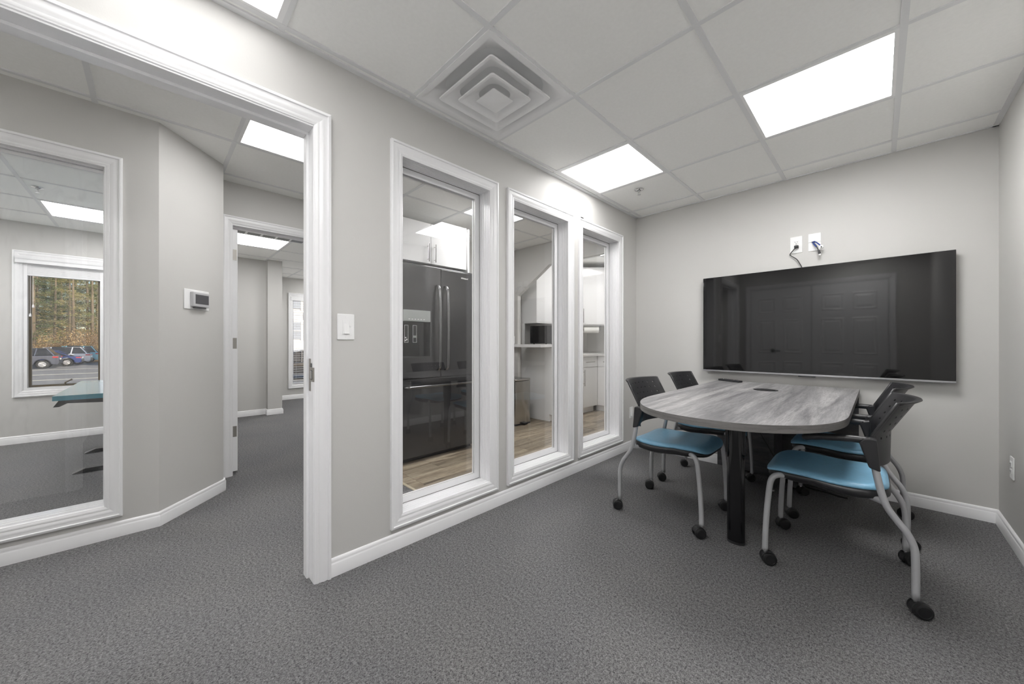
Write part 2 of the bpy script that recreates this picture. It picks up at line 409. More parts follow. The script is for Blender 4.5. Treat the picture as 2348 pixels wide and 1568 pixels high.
tag(MB().box(-8.3, 0.75, -3.25, 5.9, HW, HW + 0.15).build('roof', 'paint'), 'unseen roof slab added above the ceilings to block sky light', None, None, 'structure')  # added out of view to keep sun and sky out of the rooms

# skirting
baseboard('baseboard_left', [(WX, 0.594), (WX, YB)], 'white moulded skirting below the windows', -1)
baseboard('baseboard_back', [(WX, YB), (XR, YB)], 'white skirting along the television wall', -1)
baseboard('baseboard_right', [(XR, YB), (XR, YF)], 'white skirting along the right wall', -1)
baseboard('baseboard_hall', [(-3.04, -3.0), (-3.04, 0.03), (-3.43, 0.378), (-3.47, 0.385)], 'white skirting turning the hall corner', -1)
baseboard('baseboard_office', [(-6.60, -3.0), (-6.60, 0.30)], 'white skirting below the office window', -1)
baseboard('baseboard_corridor', [(-6.65, 0.40), (-6.65, 1.25)], 'white skirting along the corridor wall', -1)
baseboard('baseboard_column', [(-6.65, 1.25), (-6.53, 1.25), (-6.53, 1.44), (-6.7, 1.44)], 'white skirting round the corridor column', -1)
baseboard('baseboard_far', [(-8.05, 1.44), (-8.05, 3.4)], 'white skirting below the far window', -1)
baseboard('baseboard_front', [(XR, YF), (0.30, YF)], 'white skirting beside the closet', -1)
baseboard('baseboard_kitchen', [(-3.75, 0.4 + 1.07), (-3.75, 1.52)], 'white skirting beside the fridge', -1)

# ceilings -------------------------------------------------------------------------------------------------
_tm = {}
def tile_mesh(dx, dy):
    k = (round(dx, 3), round(dy, 3))
    if k not in _tm:
        _tm[k] = MB().box(-dx / 2, dx / 2, -dy / 2, dy / 2, 0, 0.012).mesh('ceiling_tile', 'tile')
    return _tm[k]
def ceiling(name, label, rect, xs, ys, hc, skip=(), clip=None, angle=0.030):
    x0, x1, y0, y1 = rect
    root = tag(MB().box(x0, x1, y0, y1, hc + 0.05, hc + 0.075).build(name, 'tee'), label, None, None, 'structure')
    X = [x0] + [x for x in xs if x0 < x < x1] + [x1]; Y = [y0] + [y for y in ys if y0 < y < y1] + [y1]
    for i in range(len(X) - 1):
        for j in range(len(Y) - 1):
            c = (X[i], X[i + 1], Y[j], Y[j + 1])
            cx, cy = (c[0] + c[1]) / 2, (c[2] + c[3]) / 2
            if any(abs(cx - s[0]) < 0.2 and abs(cy - s[1]) < 0.2 for s in skip): continue
            if clip:
                c = clip(c)
                if c is None: continue
            inst(tile_mesh(c[1] - c[0], c[3] - c[2]), 'ceiling_tile', root, ((c[0] + c[1]) / 2, (c[2] + c[3]) / 2, hc + 0.005))
    for x in X[1:-1]: MB().box(x - 0.012, x + 0.012, y0, y1, hc, hc + 0.03).build('main_runner', 'tee', root)
    for y in Y[1:-1]:
        for i in range(len(X) - 1):
            a, b_ = X[i] + (0.012 if i else 0), X[i + 1] - (0.012 if i < len(X) - 2 else 0)
            MB().box(a, b_, y - 0.012, y + 0.012, hc + 0.0006, hc + 0.028).build('cross_tee', 'tee', root)
    if angle:
        for (a, b_, c, d) in ((x0, x0 + angle, y0, y1), (x1 - angle * 0.8, x1, y0, y1), (x0, x1, y0, y0 + angle * 0.8), (x0, x1, y1 - angle * 0.45, y1)):
            MB().box(a, b_, c, d, hc - 0.0012, hc + 0.02).build('wall_angle', 'tee', root)
    return root
GY = [0.998 + 0.61 * k for k in range(-6, 8)]
GX = [-1.749, -1.143, -0.533, 0.077]
LIGHTS = [(-1.446, 0.083), (-1.446, 2.523), (-0.228, 2.523), (-0.228, 0.083)]
VENT = (-1.446, 1.303)
ceiling('ceiling', 'white tile ceiling of the meeting room', (WX, XR, YF, YB), GX, GY, HC, LIGHTS + [VENT])
KX = [-3.59, -2.98, -2.37]
HLIGHTS = [(-2.675, 0.693), (-2.675, 2.523), (-2.675, -1.747), (-2.675, 4.55)]
def hclip(c):
    if c[1] < -3.5 and c[3] < 0.5: return None
    if c[1] < -2.9 and c[3] < -0.1: return (-3.05, c[1], c[2], c[3])
    if c[1] < -2.9 and c[3] < 0.5: return (-3.46, c[1], c[2], c[3])
    return c
ceiling('ceiling_hall', 'white tile ceiling over hall and kitchen', (-3.75, WB, -3.0, 3.70), KX, GY, HC, HLIGHTS, hclip, angle=0)
ceiling('ceiling_alcove', 'white tile ceiling over the kitchen alcove', (-3.75, WB, 3.76, 5.65), KX, [4.245, 4.855, 5.465], HC, HLIGHTS, angle=0)
OX = [-6.06, -5.45, -4.84, -4.23, -3.62]; OY = [-2.59, -1.98, -1.37, -0.76, -0.15]
OLIGHTS = [(-5.755, -0.455), (-4.535, -1.675), (-5.755, -1.675 - 0.61)]
ceiling('ceiling_office', 'white tile ceiling of the side office', (-6.60, -3.47, -3.0, 0.30), OX, OY, HC, OLIGHTS, angle=0)
ceiling('ceiling_office_edge', 'white tile strip of the side office ceiling', (-3.47, -3.16, -3.0, 0.0), [], OY, HC, (), angle=0)
HC2 = 2.36
CX = [-7.606, -6.996, -6.386, -5.776, -5.166, -4.556]; CY = [0.635, 1.245, 1.855, 2.465, 3.075]
CLIGHTS = [(-5.471, 0.94), (-5.471, 2.16), (-6.691 - 0.61, 2.77)]
ceiling('ceiling_corridor', 'white tile ceiling beyond the far doorway', (-8.05, -3.87, 0.40, 3.40), CX, CY, HC2, CLIGHTS, angle=0.02)

def ceiling_light(c, hc, label, em='led_panel'):
    t = thing('ceiling_light', label, 'ceiling light', (c[0], c[1], hc), 'recessed square LED ceiling panels')
    x, y = c; h = 0.298; k = 0.278
    fr = MB()
    for (a, b_, d, e) in ((x - h, x + h, y - h, y - k), (x - h, x + h, y + k, y + h), (x - h, x - k, y - k, y + k), (x + k, x + h, y - k, y + k)):
        fr.box(a, b_, d, e, hc + 0.0005, hc + 0.02)
    fr.build('frame', 'white_enamel', t)
    MB().box(x - k, x + k, y - k, y + k, hc + 0.004, hc + 0.012).build('diffuser', em, t)
for c, l in zip(LIGHTS, ('lit square ceiling panel above the near doorway', 'lit square ceiling panel against the window wall beside the sprinkler', 'large lit square ceiling panel above the conference table', 'lit square ceiling panel above the camera')):
    ceiling_light(c, HC, l, 'led_panel_soft' if c == LIGHTS[0] else 'led_panel_bright' if c in (LIGHTS[2], LIGHTS[3]) else 'led_panel_mid')
for c, l in zip(HLIGHTS, ('lit ceiling panel in the hall seen through the doorway', 'lit ceiling panel in the kitchen behind the glass', 'lit ceiling panel at the near end of the hall', 'lit ceiling panel inside the kitchen alcove')):
    ceiling_light(c, HC, l, 'led_panel_hall' if c[1] < 0 else 'led_panel_near_wall' if c[1] < 2 else 'led_panel')
for c, l in zip(OLIGHTS, ('lit ceiling panel in the side office by the outer window', 'lit ceiling panel over the middle of the side office', 'lit ceiling panel in the far corner of the side office')):
    ceiling_light(c, HC, l, 'led_panel_near_wall' if c == OLIGHTS[0] else 'led_panel_bright')
for c, l in zip(CLIGHTS, ('lit ceiling panel beyond the far doorway beside the slot vent', 'lit ceiling panel in the corridor out of sight', 'lit ceiling panel in front of the far window')):
    ceiling_light(c, HC2, l, 'led_panel_bright' if c == CLIGHTS[2] else 'led_panel')

# interior windows -------------------------------------------------------------------------------------------
def interior_window(name, label, o, xf, xb, glassmat, stop_at=0.106, sw=0.038, dirx=-1):
    """o: outer casing rectangle on the plane x=xf; the jamb runs back to x=xb"""
    t = thing(name, label, 'window', (xf, (o[0] + o[1]) / 2, o[2]), None, 'structure')
    casing(t, 'x', xf, 1, *o)
    casing(t, 'x', xb, -1, *o)
    i = inner(o, 0.060); j = inner(o, 0.0665)
    lo, hi = min(xf, xb), max(xf, xb)
    def reeds(base, face):       # stepped section of the liner: depth against height above its back
        pts = [(lo, base), (hi + 0.002, base)]; n = 5; a = hi + 0.002; b_ = max(lo, xf - stop_at) ; sg = 1 if face > base else -1
        pts.append((a, face))
        for k in range(n):
            x0_ = a - (a - b_) * (k + 0.55) / n; x1_ = a - (a - b_) * (k + 0.95) / n
            pts += [(x0_, face), (x0_ - 0.001, face - sg * 0.0022), (x1_, face - sg * 0.0022), (x1_ - 0.001, face)]
        pts.append((lo, face)); return pts
    MB().prism(reeds(i[0], j[0]), 2, i[2], i[3]).build('jamb_liner', 'trim', t)
    MB().prism(reeds(i[1], j[1]), 2, i[2], i[3]).build('jamb_liner', 'trim', t)
    MB().prism([(x_, z_) for x_, z_ in reeds(i[2], j[2])], 1, j[0], j[1]).build('jamb_liner', 'trim', t)
    MB().prism([(x_, z_) for x_, z_ in reeds(i[3], j[3])], 1, j[0], j[1]).build('jamb_liner', 'trim', t)
    gk = 0.0018
    for bx in () if stop_at < 0.05 else ((j[0], j[0] + gk, j[2], j[3]), (j[1] - gk, j[1], j[2], j[3]), (j[0], j[1], j[2], j[2] + gk), (j[0], j[1], j[3] - gk * 1.5, j[3])):
        MB().box(xf - stop_at - 0.001, xf - stop_at + 0.0012, *bx).build('gasket_line', 'gasket', t)
    s0, s1 = xf - stop_at, xf - stop_at - 0.012
    g = inner(o, 0.0665 + sw)
    for bx in ((j[0], g[0], j[2], j[3]), (g[1], j[1], j[2], j[3]), (g[0], g[1], j[2], g[2]), (g[0], g[1], g[3], j[3])):
        MB().box(s1, s0, *bx).build('glazing_stop', 'trim', t)
        MB().box(lo + 0.002, s1 - 0.006, *bx).build('glazing_stop', 'trim', t)
    MB().box(s1 - 0.005, s1 - 0.0005, j[0], j[1], j[2], j[3]).build('pane', glassmat, t)
    return t
for k, (o, l) in enumerate(zip(W1, ('tall interior window nearest the doorway, showing the fridge', 'middle tall interior window, showing the steel bin', 'tall interior window nearest the television corner'))):
    interior_window('window_%d' % (k + 1), l, o, WX, WB, 'pane_glass')
interior_window('window_4', 'large office window in the hall wall at the left edge', W4, -3.04, -3.16, 'pane_smear_haze', stop_at=0.028, sw=0.010)
MB().box(-3.092, -3.076, W4[0] + 0.07, W4[1] - 0.068, 2.049, 2.066).build('head_bead', 'trim', bpy.data.objects['window_4'], bevel=0.002)

# outer windows
t5 = thing('window_5', 'bronze framed casement window with raised white blind in the office', 'window', (-6.6, -0.7, 0.5), None, 'structure')
casing(t5, 'x', -6.60, 1, *W5)
i5 = inner(W5, 0.072)
LN = 0.026
for bx in ((i5[0], i5[0] + LN, i5[2], i5[3]), (i5[1] - LN, i5[1], i5[2], i5[3]), (i5[0] + LN, i5[1] - LN, i5[2], i5[2] + LN), (i5[0] + LN, i5[1] - LN, i5[3] - LN, i5[3])):
    MB().box(-6.72, -6.598, *bx).build('jamb_liner', 'trim', t5)
fy0, fy1, fz0, fz1 = i5[0] + LN, i5[1] - LN, i5[2] + LN, i5[3] - LN
for bx in ((fy0, fy0 + 0.020, fz0, fz1), (fy1 - 0.020, fy1, fz0, fz1), (fy0 + 0.020, fy1 - 0.020, fz0, fz0 + 0.022), (fy0 + 0.020, fy1 - 0.020, fz1 - 0.022, fz1)):
    MB().box(-6.70, -6.665, *bx).build('sash_rail', 'bronze', t5, bevel=0.003)
MB().box(-6.684, -6.68, fy0 + 0.012, fy1 - 0.012, fz0 + 0.012, fz1 - 0.012).build('pane', 'pane_glass', t5)
cr = MB().box(-6.663, -6.63, -0.76, -0.64, fz0 + 0.002, fz0 + 0.016).build('crank', 'bronze', t5, bevel=0.003)
MB().tube([(-6.64, -0.715, fz0 + 0.012), (-6.63, -0.71, fz0 + 0.04), (-6.625, -0.68, fz0 + 0.06), (-6.622, -0.66, fz0 + 0.072)], [0.009, 0.008, 0.006, 0.011], 8).build('crank_handle', 'bronze', cr)
for z in (0.95, 1.62):
    MB().box(-6.664, -6.640, fy1 - 0.010, fy1 + 0.002, z, z + 0.10).build('latch', 'bronze', t5, bevel=0.003)

t6 = thing('window_6', 'tall white window with lowered slat blind at the end of the corridor', 'window', (-8.05, 2.3, 0.2), None, 'structure')
casing(t6, 'x', -8.05, 1, *W6)
i6 = inner(W6)
for bx in ((i6[0], i6[0] + 0.02, i6[2], i6[3]), (i6[1] - 0.02, i6[1], i6[2], i6[3]), (i6[0] + 0.02, i6[1] - 0.02, i6[2], i6[2] + 0.02), (i6[0] + 0.02, i6[1] - 0.02, i6[3] - 0.02, i6[3])):
    MB().box(-8.17, -8.048, *bx).build('jamb_liner', 'trim', t6)
MB().box(-8.14, -8.136, i6[0] + 0.02, i6[1] - 0.02, i6[2] + 0.02, i6[3] - 0.02).build('pane', 'pane_glass', t6)
for bx in ((i6[0] + 0.02, i6[0] + 0.05, i6[2] + 0.02, i6[3] - 0.02), (i6[0] + 0.05, i6[1] - 0.05, i6[2] + 0.02, i6[2] + 0.05)):
    MB().box(-8.155, -8.125, *bx).build('sash_rail', 'trim', t6)

# doorways ---------------------------------------------------------------------------------------------------
d1 = thing('door_1', 'white cased doorway from the meeting room to the hall', 'doorway', (WX, 0.06, 0), None, 'structure')
O1 = (-0.452, 0.593, 0.0, 2.157)
casing(d1, 'x', WX, 1, *O1, sides='LRT'); casing(d1, 'x', WB, -1, *O1, sides='LRT')
for bx in ((-0.40, -0.388, 0.0, 2.092), (0.521, 0.535, 0.0, 2.092), (-0.388, 0.521, 2.080, 2.092)):
    MB().box(WB - 0.001, WX + 0.002, *bx).build('jamb_board', 'trim', d1, bevel=0.0015)
for bx in ((-0.388, -0.376, 0.0, 2.068), (0.510, 0.521, 0.0, 2.068), (-0.388, 0.521, 2.068, 2.080)):
    MB().box(-1.918, -1.872, *bx).build('door_stop', 'trim', d1, bevel=0.0015)
# electric strike let into the jamb edge
sk = MB().box(-1.870, -1.842, 0.5195, 0.5212, 0.875, 1.025).build('strike_plate', 'nickel', d1, bevel=0.001)
MB().box(-1.853, WX + 0.006, 0.5185, 0.5300, 0.920, 0.985).build('strike_box', 'nickel', sk, bevel=0.002)
MB().box(-1.846, -1.814, 0.5178, 0.5200, 0.930, 0.972).build('strike_slot', 'dark_void', sk)
MB().box(-1.840, -1.832, 0.5160, 0.5185, 0.932, 0.970).build('strike_keeper', 'chrome', sk, bevel=0.001)
MB().box(-1.826, -1.818, 0.5160, 0.5185, 0.932, 0.970).build('strike_keeper', 'chrome', sk, bevel=0.001)
MB().box(-1.844, -1.828, 0.5180, 0.5200, 0.986, 1.004).build('strike_lip', 'black_plastic', sk)

d2 = thing('door_2', 'white far doorway with its door opened into the corridor', 'doorway', (-3.75, 0.93, 0), None, 'structure')
O2 = (0.408, 1.455, 0.0, 2.142)
casing(d2, 'x', -3.75, 1, *O2, sides='LRT', k=0.9)
for bx in ((0.462, 0.474, 0.0, 2.082), (1.388, 1.40, 0.0, 2.082), (0.474, 1.388, 2.070, 2.082)):
    MB().box(-3.87, -3.748, *bx).build('jamb_board', 'trim', d2, bevel=0.0015)
for bx in ((1.376, 1.388, 0.0, 2.058), (0.474, 1.388, 2.058, 2.070)):
    MB().box(-3.835, -3.80, *bx).build('door_stop', 'trim', d2)
slab = MB().box(-4.70, -3.815, 0.4765, 0.515, 0.018, 2.055).build('door_slab', 'trim', d2, bevel=0.002)
for z in (0.352, 1.094, 1.838):
    MB().box(-3.8155, -3.8135, 0.480, 0.509, z - 0.045, z + 0.045).build('hinge_leaf', 'nickel', slab, bevel=0.001)

# closet doors behind the camera (seen in the television)
def panel_door(name, label, x0, x1, y):
    d = thing(name, label, 'door', ((x0 + x1) / 2, y, 0), None, 'structure')
    MB().box(x0, x1, y + 0.001, y + 0.020, 0.012, 2.03).build('door_slab', 'trim', d, bevel=0.002)
    wd = (x1 - x0); st = 0.11; pw = (wd - 3 * st) / 2
    for c in (0, 1):
        a = x0 + st + c * (pw + st)
        for z0, z1 in ((0.20, 0.78), (0.92, 1.50), (1.62, 1.88)):
            q = MB()
            for (e, h0, h1) in ((0.0, 0.020, 0.026), (0.02, 0.026, 0.020), (0.045, 0.020, 0.030)): pass
            vs = [(a, y + 0.020, z0), (a + pw, y + 0.020, z0), (a + pw, y + 0.020, z1), (a, y + 0.020, z1)]
            rings = [(0.0, 0.020), (0.012, 0.027), (0.030, 0.017), (0.060, 0.026)]
            vs = []; fs = []
            for (e, h_) in rings:
                vs += [(a + e, y + h_, z0 + e), (a + pw - e, y + h_, z0 + e), (a + pw - e, y + h_, z1 - e), (a + e, y + h_, z1 - e)]
            for r_ in range(3):
                for k in range(4): fs.append((r_ * 4 + k, r_ * 4 + (k + 1) % 4, r_ * 4 + 4 + (k + 1) % 4, r_ * 4 + 4 + k))
            fs.append((12, 13, 14, 15)); q.add(vs, fs); q.build('raised_panel', 'trim', d)
    return d
dA = panel_door('door_3', 'white six panel closet door with a black lever, left of the pair', -1.62, -0.775, YF)
dB = panel_door('door_4', 'white six panel closet door, right of the pair', -0.765, 0.11, YF)
lv = MB().lathe([(0.0, YF + 0.02), (0.03, YF + 0.021), (0.03, YF + 0.03), (0.0, YF + 0.031)], (-1.30, 0, 0.96), 16, 'y').build('lever_rose', 'black_plastic', dA)
MB().tube([(-1.30, YF + 0.03, 0.96), (-1.30, YF + 0.065, 0.96), (-1.27, YF + 0.07, 0.96), (-1.19, YF + 0.07, 0.955)], 0.009, 8).build('lever', 'black_plastic', lv)
tr = tag(thing('trim_1', 'white casing round the closet doors', 'trim', (-0.75, YF, 0)), None, None, None, 'structure')
casing(tr, 'y', YF, 1, -1.70, 0.19, 0, 2.115, sides='LRT')

# kitchen floor of oak-look planks
fk = tag(MB().box(-3.75, WB, 1.378, 5.65, -0.004, 0.0006).build('floor_kitchen', 'floor_strip'), 'oak plank floor of the kitchen', None, None, 'structure')
MB().box(-3.75, WB, 1.378, 1.398, 0, 0.0075).build('edge_strip', 'floor_strip', fk, bevel=0.002)
_pm = {}
def plank(x, y0, y1, wd):
    k = round(y1 - y0, 3), wd
    if k not in _pm: _pm[k] = MB().box(-wd / 2, wd / 2, -(y1 - y0) / 2, (y1 - y0) / 2, 0, 0.0048).mesh('plank', 'oak_plank')
    inst(_pm[k], 'plank', fk, (x, (y0 + y1) / 2, 0.0008))
xx = -3.75; 
while xx < WB - 0.25:
    k = ('c', 0.6)
    me = _pm.setdefault(k, MB().box(-0.30, 0.2985, -0.045, 0.045, 0, 0.0048).mesh('plank', 'oak_plank'))
    inst(me, 'plank', fk, (xx + 0.30, 1.4445, 0.0008)); xx += 0.6
rnd = random.Random(3); xx = -3.75 + 0.09
while xx < WB - 0.05:
    y = 1.491; first = rnd.choice((0.31, 0.62, 0.93, 1.24))
    ln = first
    while y < 5.6:
        e = min(y + ln, 5.65); plank(xx, y + 0.001, e - 0.001, 0.1785); y = e; ln = 1.24
    xx += 0.18
# ------------------------------------------------------------------ conference table
TX0, TX1, TYF, TYB, TZ = -1.010, -0.092, 1.715, 3.628, 0.764
tb = thing('conference_table', 'grey wood-look conference table with a rounded end below the television', 'table', (-0.55, 2.7, 0))
cxm, hw, dep = (TX0 + TX1) / 2, (TX1 - TX0) / 2, 0.555
yc = TYF + dep
out = []
for k in range(41):
    th = PI * k / 40
    cs, sn = math.cos(th), math.sin(th)
    e = 2 / 2.2
    out.append((cxm + hw * math.copysign(abs(cs) ** e, cs), yc - dep * abs(sn) ** e))
out += [(TX0, TYB), (TX1, TYB)]
tt = MB().prism(out, 2, TZ - 0.034, TZ).build('tabletop', 'grey_laminate', tb, bevel=0.001, auto=True); side_material(tt, 'laminate_edge')
# column leg: oval post with side fins at the top
def oval(a, b_, n=28): return [(cxm + a * math.cos(2 * PI * k / n), 2.285 + b_ * math.sin(2 * PI * k / n)) for k in range(n)]
lg = MB().prism(oval(0.043, 0.030), 2, 0.004, TZ - 0.034).build('leg', 'black_gloss', tb, auto=True)
MB().prism(oval(0.045, 0.032), 2, 0.0, 0.012).build('foot_ring', 'black_plastic', lg, auto=True)
for s in (-1, 1):
    MB().box(cxm + s * 0.041 - 0.008, cxm + s * 0.041 + 0.008, 2.266, 2.304, 0.49, TZ - 0.034).build('leg_fin', 'black_gloss', lg, bevel=0.004)
# laminate T base
MB().box(TX0 + 0.004, TX1 - 0.004, 3.570, 3.598, 0.018, TZ - 0.034).build('end_panel', 'dark_laminate', tb, bevel=0.001)
MB().box(cxm - 0.014, cxm + 0.014, 3.235, 3.570, 0.018, TZ - 0.034).build('spine_panel', 'dark_laminate', tb, bevel=0.001)
for (x, y) in ((TX0 + 0.06, 3.584), (TX1 - 0.06, 3.584), (cxm, 3.27), (-0.75, 3.584)):
    MB().lathe([(0.012, 0), (0.012, 0.01), (0.006, 0.012), (0.006, 0.02)], (x, y, 0), 12).build('glide', 'grey_steel', tb)
gr = MB().lathe([(0.073, TZ + 0.0002), (0.073, TZ + 0.0025), (0.069, TZ + 0.0032), (0.0, TZ + 0.0030)], (-0.56, 3.085, 0), 32).build('grommet', 'black_plastic', tb, auto=True)
MB().box(-0.615, -0.505, 3.078, 3.092, TZ + 0.0028, TZ + 0.0036).build('grommet_slot', 'dark_void', gr)

# cables below the table
MB_c = MB().tube(smooth_path([(-0.60, 3.10, 0.72), (-0.615, 3.11, 0.60), (-0.60, 3.13, 0.45), (-0.555, 3.17, 0.34), (-0.50, 3.22, 0.20), (-0.47, 3.30, 0.08), (-0.43, 3.42, 0.006), (-0.38, 3.50, 0.006)]), 0.0045, 8)
tag(MB_c.build('power_cable', 'black_rubber'), 'black cable hanging from the grommet below the tabletop', 'cable')
tag(MB().tube(smooth_path([(-0.40, 3.53, 0.006), (-0.33, 3.505, 0.006), (-0.27, 3.50, 0.006), (-0.20, 3.475, 0.006), (-0.15, 3.47, 0.006)]), [0.005] * 24 + [0.009], 8).build('floor_cable', 'black_rubber'), 'black cable end lying on the carpet behind the far right chair', 'cable')

# remote control
rm = thing('remote_control', 'slim black remote control on the table below the television', 'remote', (-0.90, 3.545, TZ))
rb = MB().box(-0.105, 0.105, -0.020, 0.020, 0.001, 0.017)
ob = MB(); ob.v = [(x - 0.90, y + 3.545, z + TZ) for x, y, z in rb.v]; ob.f = rb.f
body = ob.build('body', 'black_plastic', rm, bevel=0.004)
for k in range(9):
    for j in (-1, 0, 1):
        x = -0.90 - 0.085 + k * 0.019; y = 3.545 + j * 0.011
        MB().cyl((x, y, TZ + 0.0165), (x, y, TZ + 0.0185), 0.0035, n=8).build('button', 'white_plastic' if (k, j) in ((1, 0), (6, 1)) else 'black_rubber', body)
rm.rotation_euler = (0, 0, math.radians(-28))

# ------------------------------------------------------------------ nesting chair
def make_chair():
    t = thing('nesting_chair', 'x', 'chair', (0, 0, 0), 'blue and black wheeled chairs round the conference table')
    LY = 0.238
    # seat: cushion on a moulded pan
    def slab(fn_top, fn_bot, x0, x1, hy, n=14, m_=12, ex=5.0):
        mb = MB(); idx = {}
        def P(i, j, s):
            u, v = -1 + 2 * i / n, -1 + 2 * j / m_
            # squircle-map the square onto a rounded rectangle
            k = (abs(u) ** ex + abs(v) ** ex) ** (1 / ex); mxx = max(abs(u), abs(v))
            g = mxx / k if k > 0 else 1
            uu, vv = u * g, v * g
            x = (x0 + x1) / 2 + uu * (x1 - x0) / 2; y = vv * hy
            return (x, y, (fn_top if s else fn_bot)(uu, vv, mxx))
        for s in (0, 1):
            for i in range(n + 1):
                for j in range(m_ + 1):
                    idx[i, j, s] = len(mb.v); mb.v.append(P(i, j, s))
            for i in range(n):
                for j in range(m_): mb.f.append((idx[i, j, s], idx[i + 1, j, s], idx[i + 1, j + 1, s], idx[i, j + 1, s]))
        ring = [(i, 0) for i in range(n)] + [(n, j) for j in range(m_)] + [(i, m_) for i in range(n, 0, -1)] + [(0, j) for j in range(m_, 0, -1)]
        for k in range(len(ring)):
            a, b_ = ring[k], ring[(k + 1) % len(ring)]
            mb.f.append((idx[a[0], a[1], 0], idx[b_[0], b_[1], 0], idx[b_[0], b_[1], 1], idx[a[0], a[1], 1]))
        return mb
    wf = lambda u: -0.022 * max(0, (u - 0.62) / 0.38) ** 2 + 0.006 * max(0, (u - 0.3)) - 0.010 * max(0, 1 - (u + 0.35) ** 2 * 3)   # waterfall front, dished rear
    dish = lambda u, v: 0.010 * (abs(v) ** 2 - 0.5) * (1 - 0.5 * u)
    top = lambda u, v, e: 0.486 + wf(u) + dish(u, v) - 0.011 * max(0, (e - 0.86) / 0.14) ** 2
    bot = lambda u, v, e: 0.464 + wf(u) + dish(u, v)
    o = slab(top, bot, -0.185, 0.262, 0.228).build('seat_cushion', 'blue_vinyl', t, smooth=True)
    ptop = lambda u, v, e: 0.464 + wf(u) + dish(u, v)
    pbot = lambda u, v, e: 0.421 + wf(u) * 0.9 + 0.012 * max(0, u) ** 2 + 0.012 * max(0, (e - 0.85) / 0.15) ** 2 - 0.010 * max(0, 1 - max(0, (e - 0.45) / 0.55) ** 2) + 0.012 * math.exp(-((u - 0.15) / 0.3) ** 2) * abs(v) ** 6
    slab(ptop, pbot, -0.190, 0.256, 0.224).build('seat_pan', 'black_plastic', t, smooth=True)
    # perforated, curved back shell
    hwid, sag = 0.222, 0.070
    def back(y, z):
        if z > 0.70: f0 = -0.128 - (z - 0.70) * 0.52
        else: f0 = -0.128 + (0.70 - z) * 0.02
        wy = hwid * (1 if z > 0.66 else 1 - 0.10 * ((0.66 - z) / 0.11) ** 2)
        q = max(0.0, 1 - (y / hwid) ** 2)
        return (f0 - sag * (0.88 + 0.4 * max(0, z - 0.70)) * q ** 0.9, y * wy / hwid, z)
    ys = [-0.222, -0.2] + [-0.2 + 0.05 * k for k in range(1, 9)] + [0.222]
    zs = [0.560, 0.585, 0.612, 0.640, 0.668] + [0.668 + 0.0325 * k for k in range(1, 6)] + [0.845]
    mb = MB(); key = {}
    def V(y, z):
        k = (round(y, 5), round(z, 5))
        if k not in key: key[k] = len(mb.v); mb.v.append(back(y, z))
        return key[k]
    for i in range(len(ys) - 1):
        for j in range(len(zs) - 1):
            y0, y1, z0, z1 = ys[i], ys[i + 1], zs[j], zs[j + 1]; ym, zm = (y0 + y1) / 2, (z0 + z1) / 2
            bd = [(y0, z0), (ym, z0), (y1, z0), (y1, zm), (y1, z1), (ym, z1), (y0, z1), (y0, zm)]
            B = [V(*p) for p in bd]
            if 1 <= i <= 8 and 4 <= j <= 8:
                hr = 0.0056; H = []
                for (a, b_) in ((-.7, -.7), (0, -1), (.7, -.7), (1, 0), (.7, .7), (0, 1), (-.7, .7), (-1, 0)): H.append(V(ym + a * hr, zm + b_ * hr))
                for k in range(8): mb.f.append((B[k], B[(k + 1) % 8], H[(k + 1) % 8], H[k]))
            else:
                C_ = V(ym, zm)
                for k in range(0, 8, 2): mb.f.append((B[k], B[k + 1], C_, B[k - 1]))
    sh = mb.build('back_shell', 'black_plastic', t, smooth=True)
    sd = sh.modifiers.new('thick', 'SOLIDIFY'); sd.thickness = 0.007; sd.offset = 0
    es = sh.modifiers.new('split', 'EDGE_SPLIT'); es.split_angle = math.radians(40)
    # turned lip along the top, ribs along both edges
    lip = MB(); n = 20; vs = []
    for k in range(n + 1):
        y = -hwid + 2 * hwid * k / n; p = Vector(back(y, 0.845)); q = max(0.0, 1 - (y / hwid) ** 2)
        outw = 0.004 + 0.014 * q ** 0.5
        vs += [p + Vector((0.004, 0, -0.006)), p + Vector((0.004, 0, 0.002)), p + Vector((-outw, 0, 0.006)), p + Vector((-outw - 0.002, 0, 0.001)), p + Vector((-0.004, 0, -0.008))]
    fs = []
    for k in range(n):
        for c in range(5): fs.append((k * 5 + c, k * 5 + (c + 1) % 5, k * 5 + 5 + (c + 1) % 5, k * 5 + 5 + c))
    fs += [(0, 1, 2, 3, 4)[::-1], tuple(n * 5 + c for c in range(5))]
    lip.add(vs, fs).build('back_lip', 'black_plastic', t, smooth=True)
    for s in (-1, 1):
        MB().tube([back(s * hwid, z) for z in (0.60, 0.66, 0.70, 0.75, 0.80, 0.847)], 0.0065, 8).build('back_rib', 'black_plastic', t, smooth=True)
    # frame
    rear = [(a, b_, 0) for a, b_ in ((-0.118, 0.690), (-0.132, 0.60), (-0.145, 0.52), (-0.156, 0.465), (-0.172, 0.412), (-0.200, 0.366), (-0.228, 0.325), (-0.247, 0.275), (-0.252, 0.21), (-0.252, 0.066))]
    front = [(-0.166, 0.428, 0), (-0.140, 0.426, 0.035), (-0.09, 0.424, 0.085), (0.02, 0.426, 0.10), (0.12, 0.432, 0.085), (0.180, 0.446, 0.032), (0.208, 0.446, 0.006), (0.225, 0.425, 0), (0.234, 0.377, 0), (0.244, 0.264, 0), (0.250, 0.15, 0), (0.252, 0.066, 0)]
    for s in (-1, 1):
        for path, nm in ((rear, 'rear_leg'), (front, 'front_leg')):
            MB().tube(smooth_path([(a, s * (LY - i_), b_) for a, b_, i_ in path], 4), 0.0128, 12).build(nm, 'grey_steel', t, smooth=True)
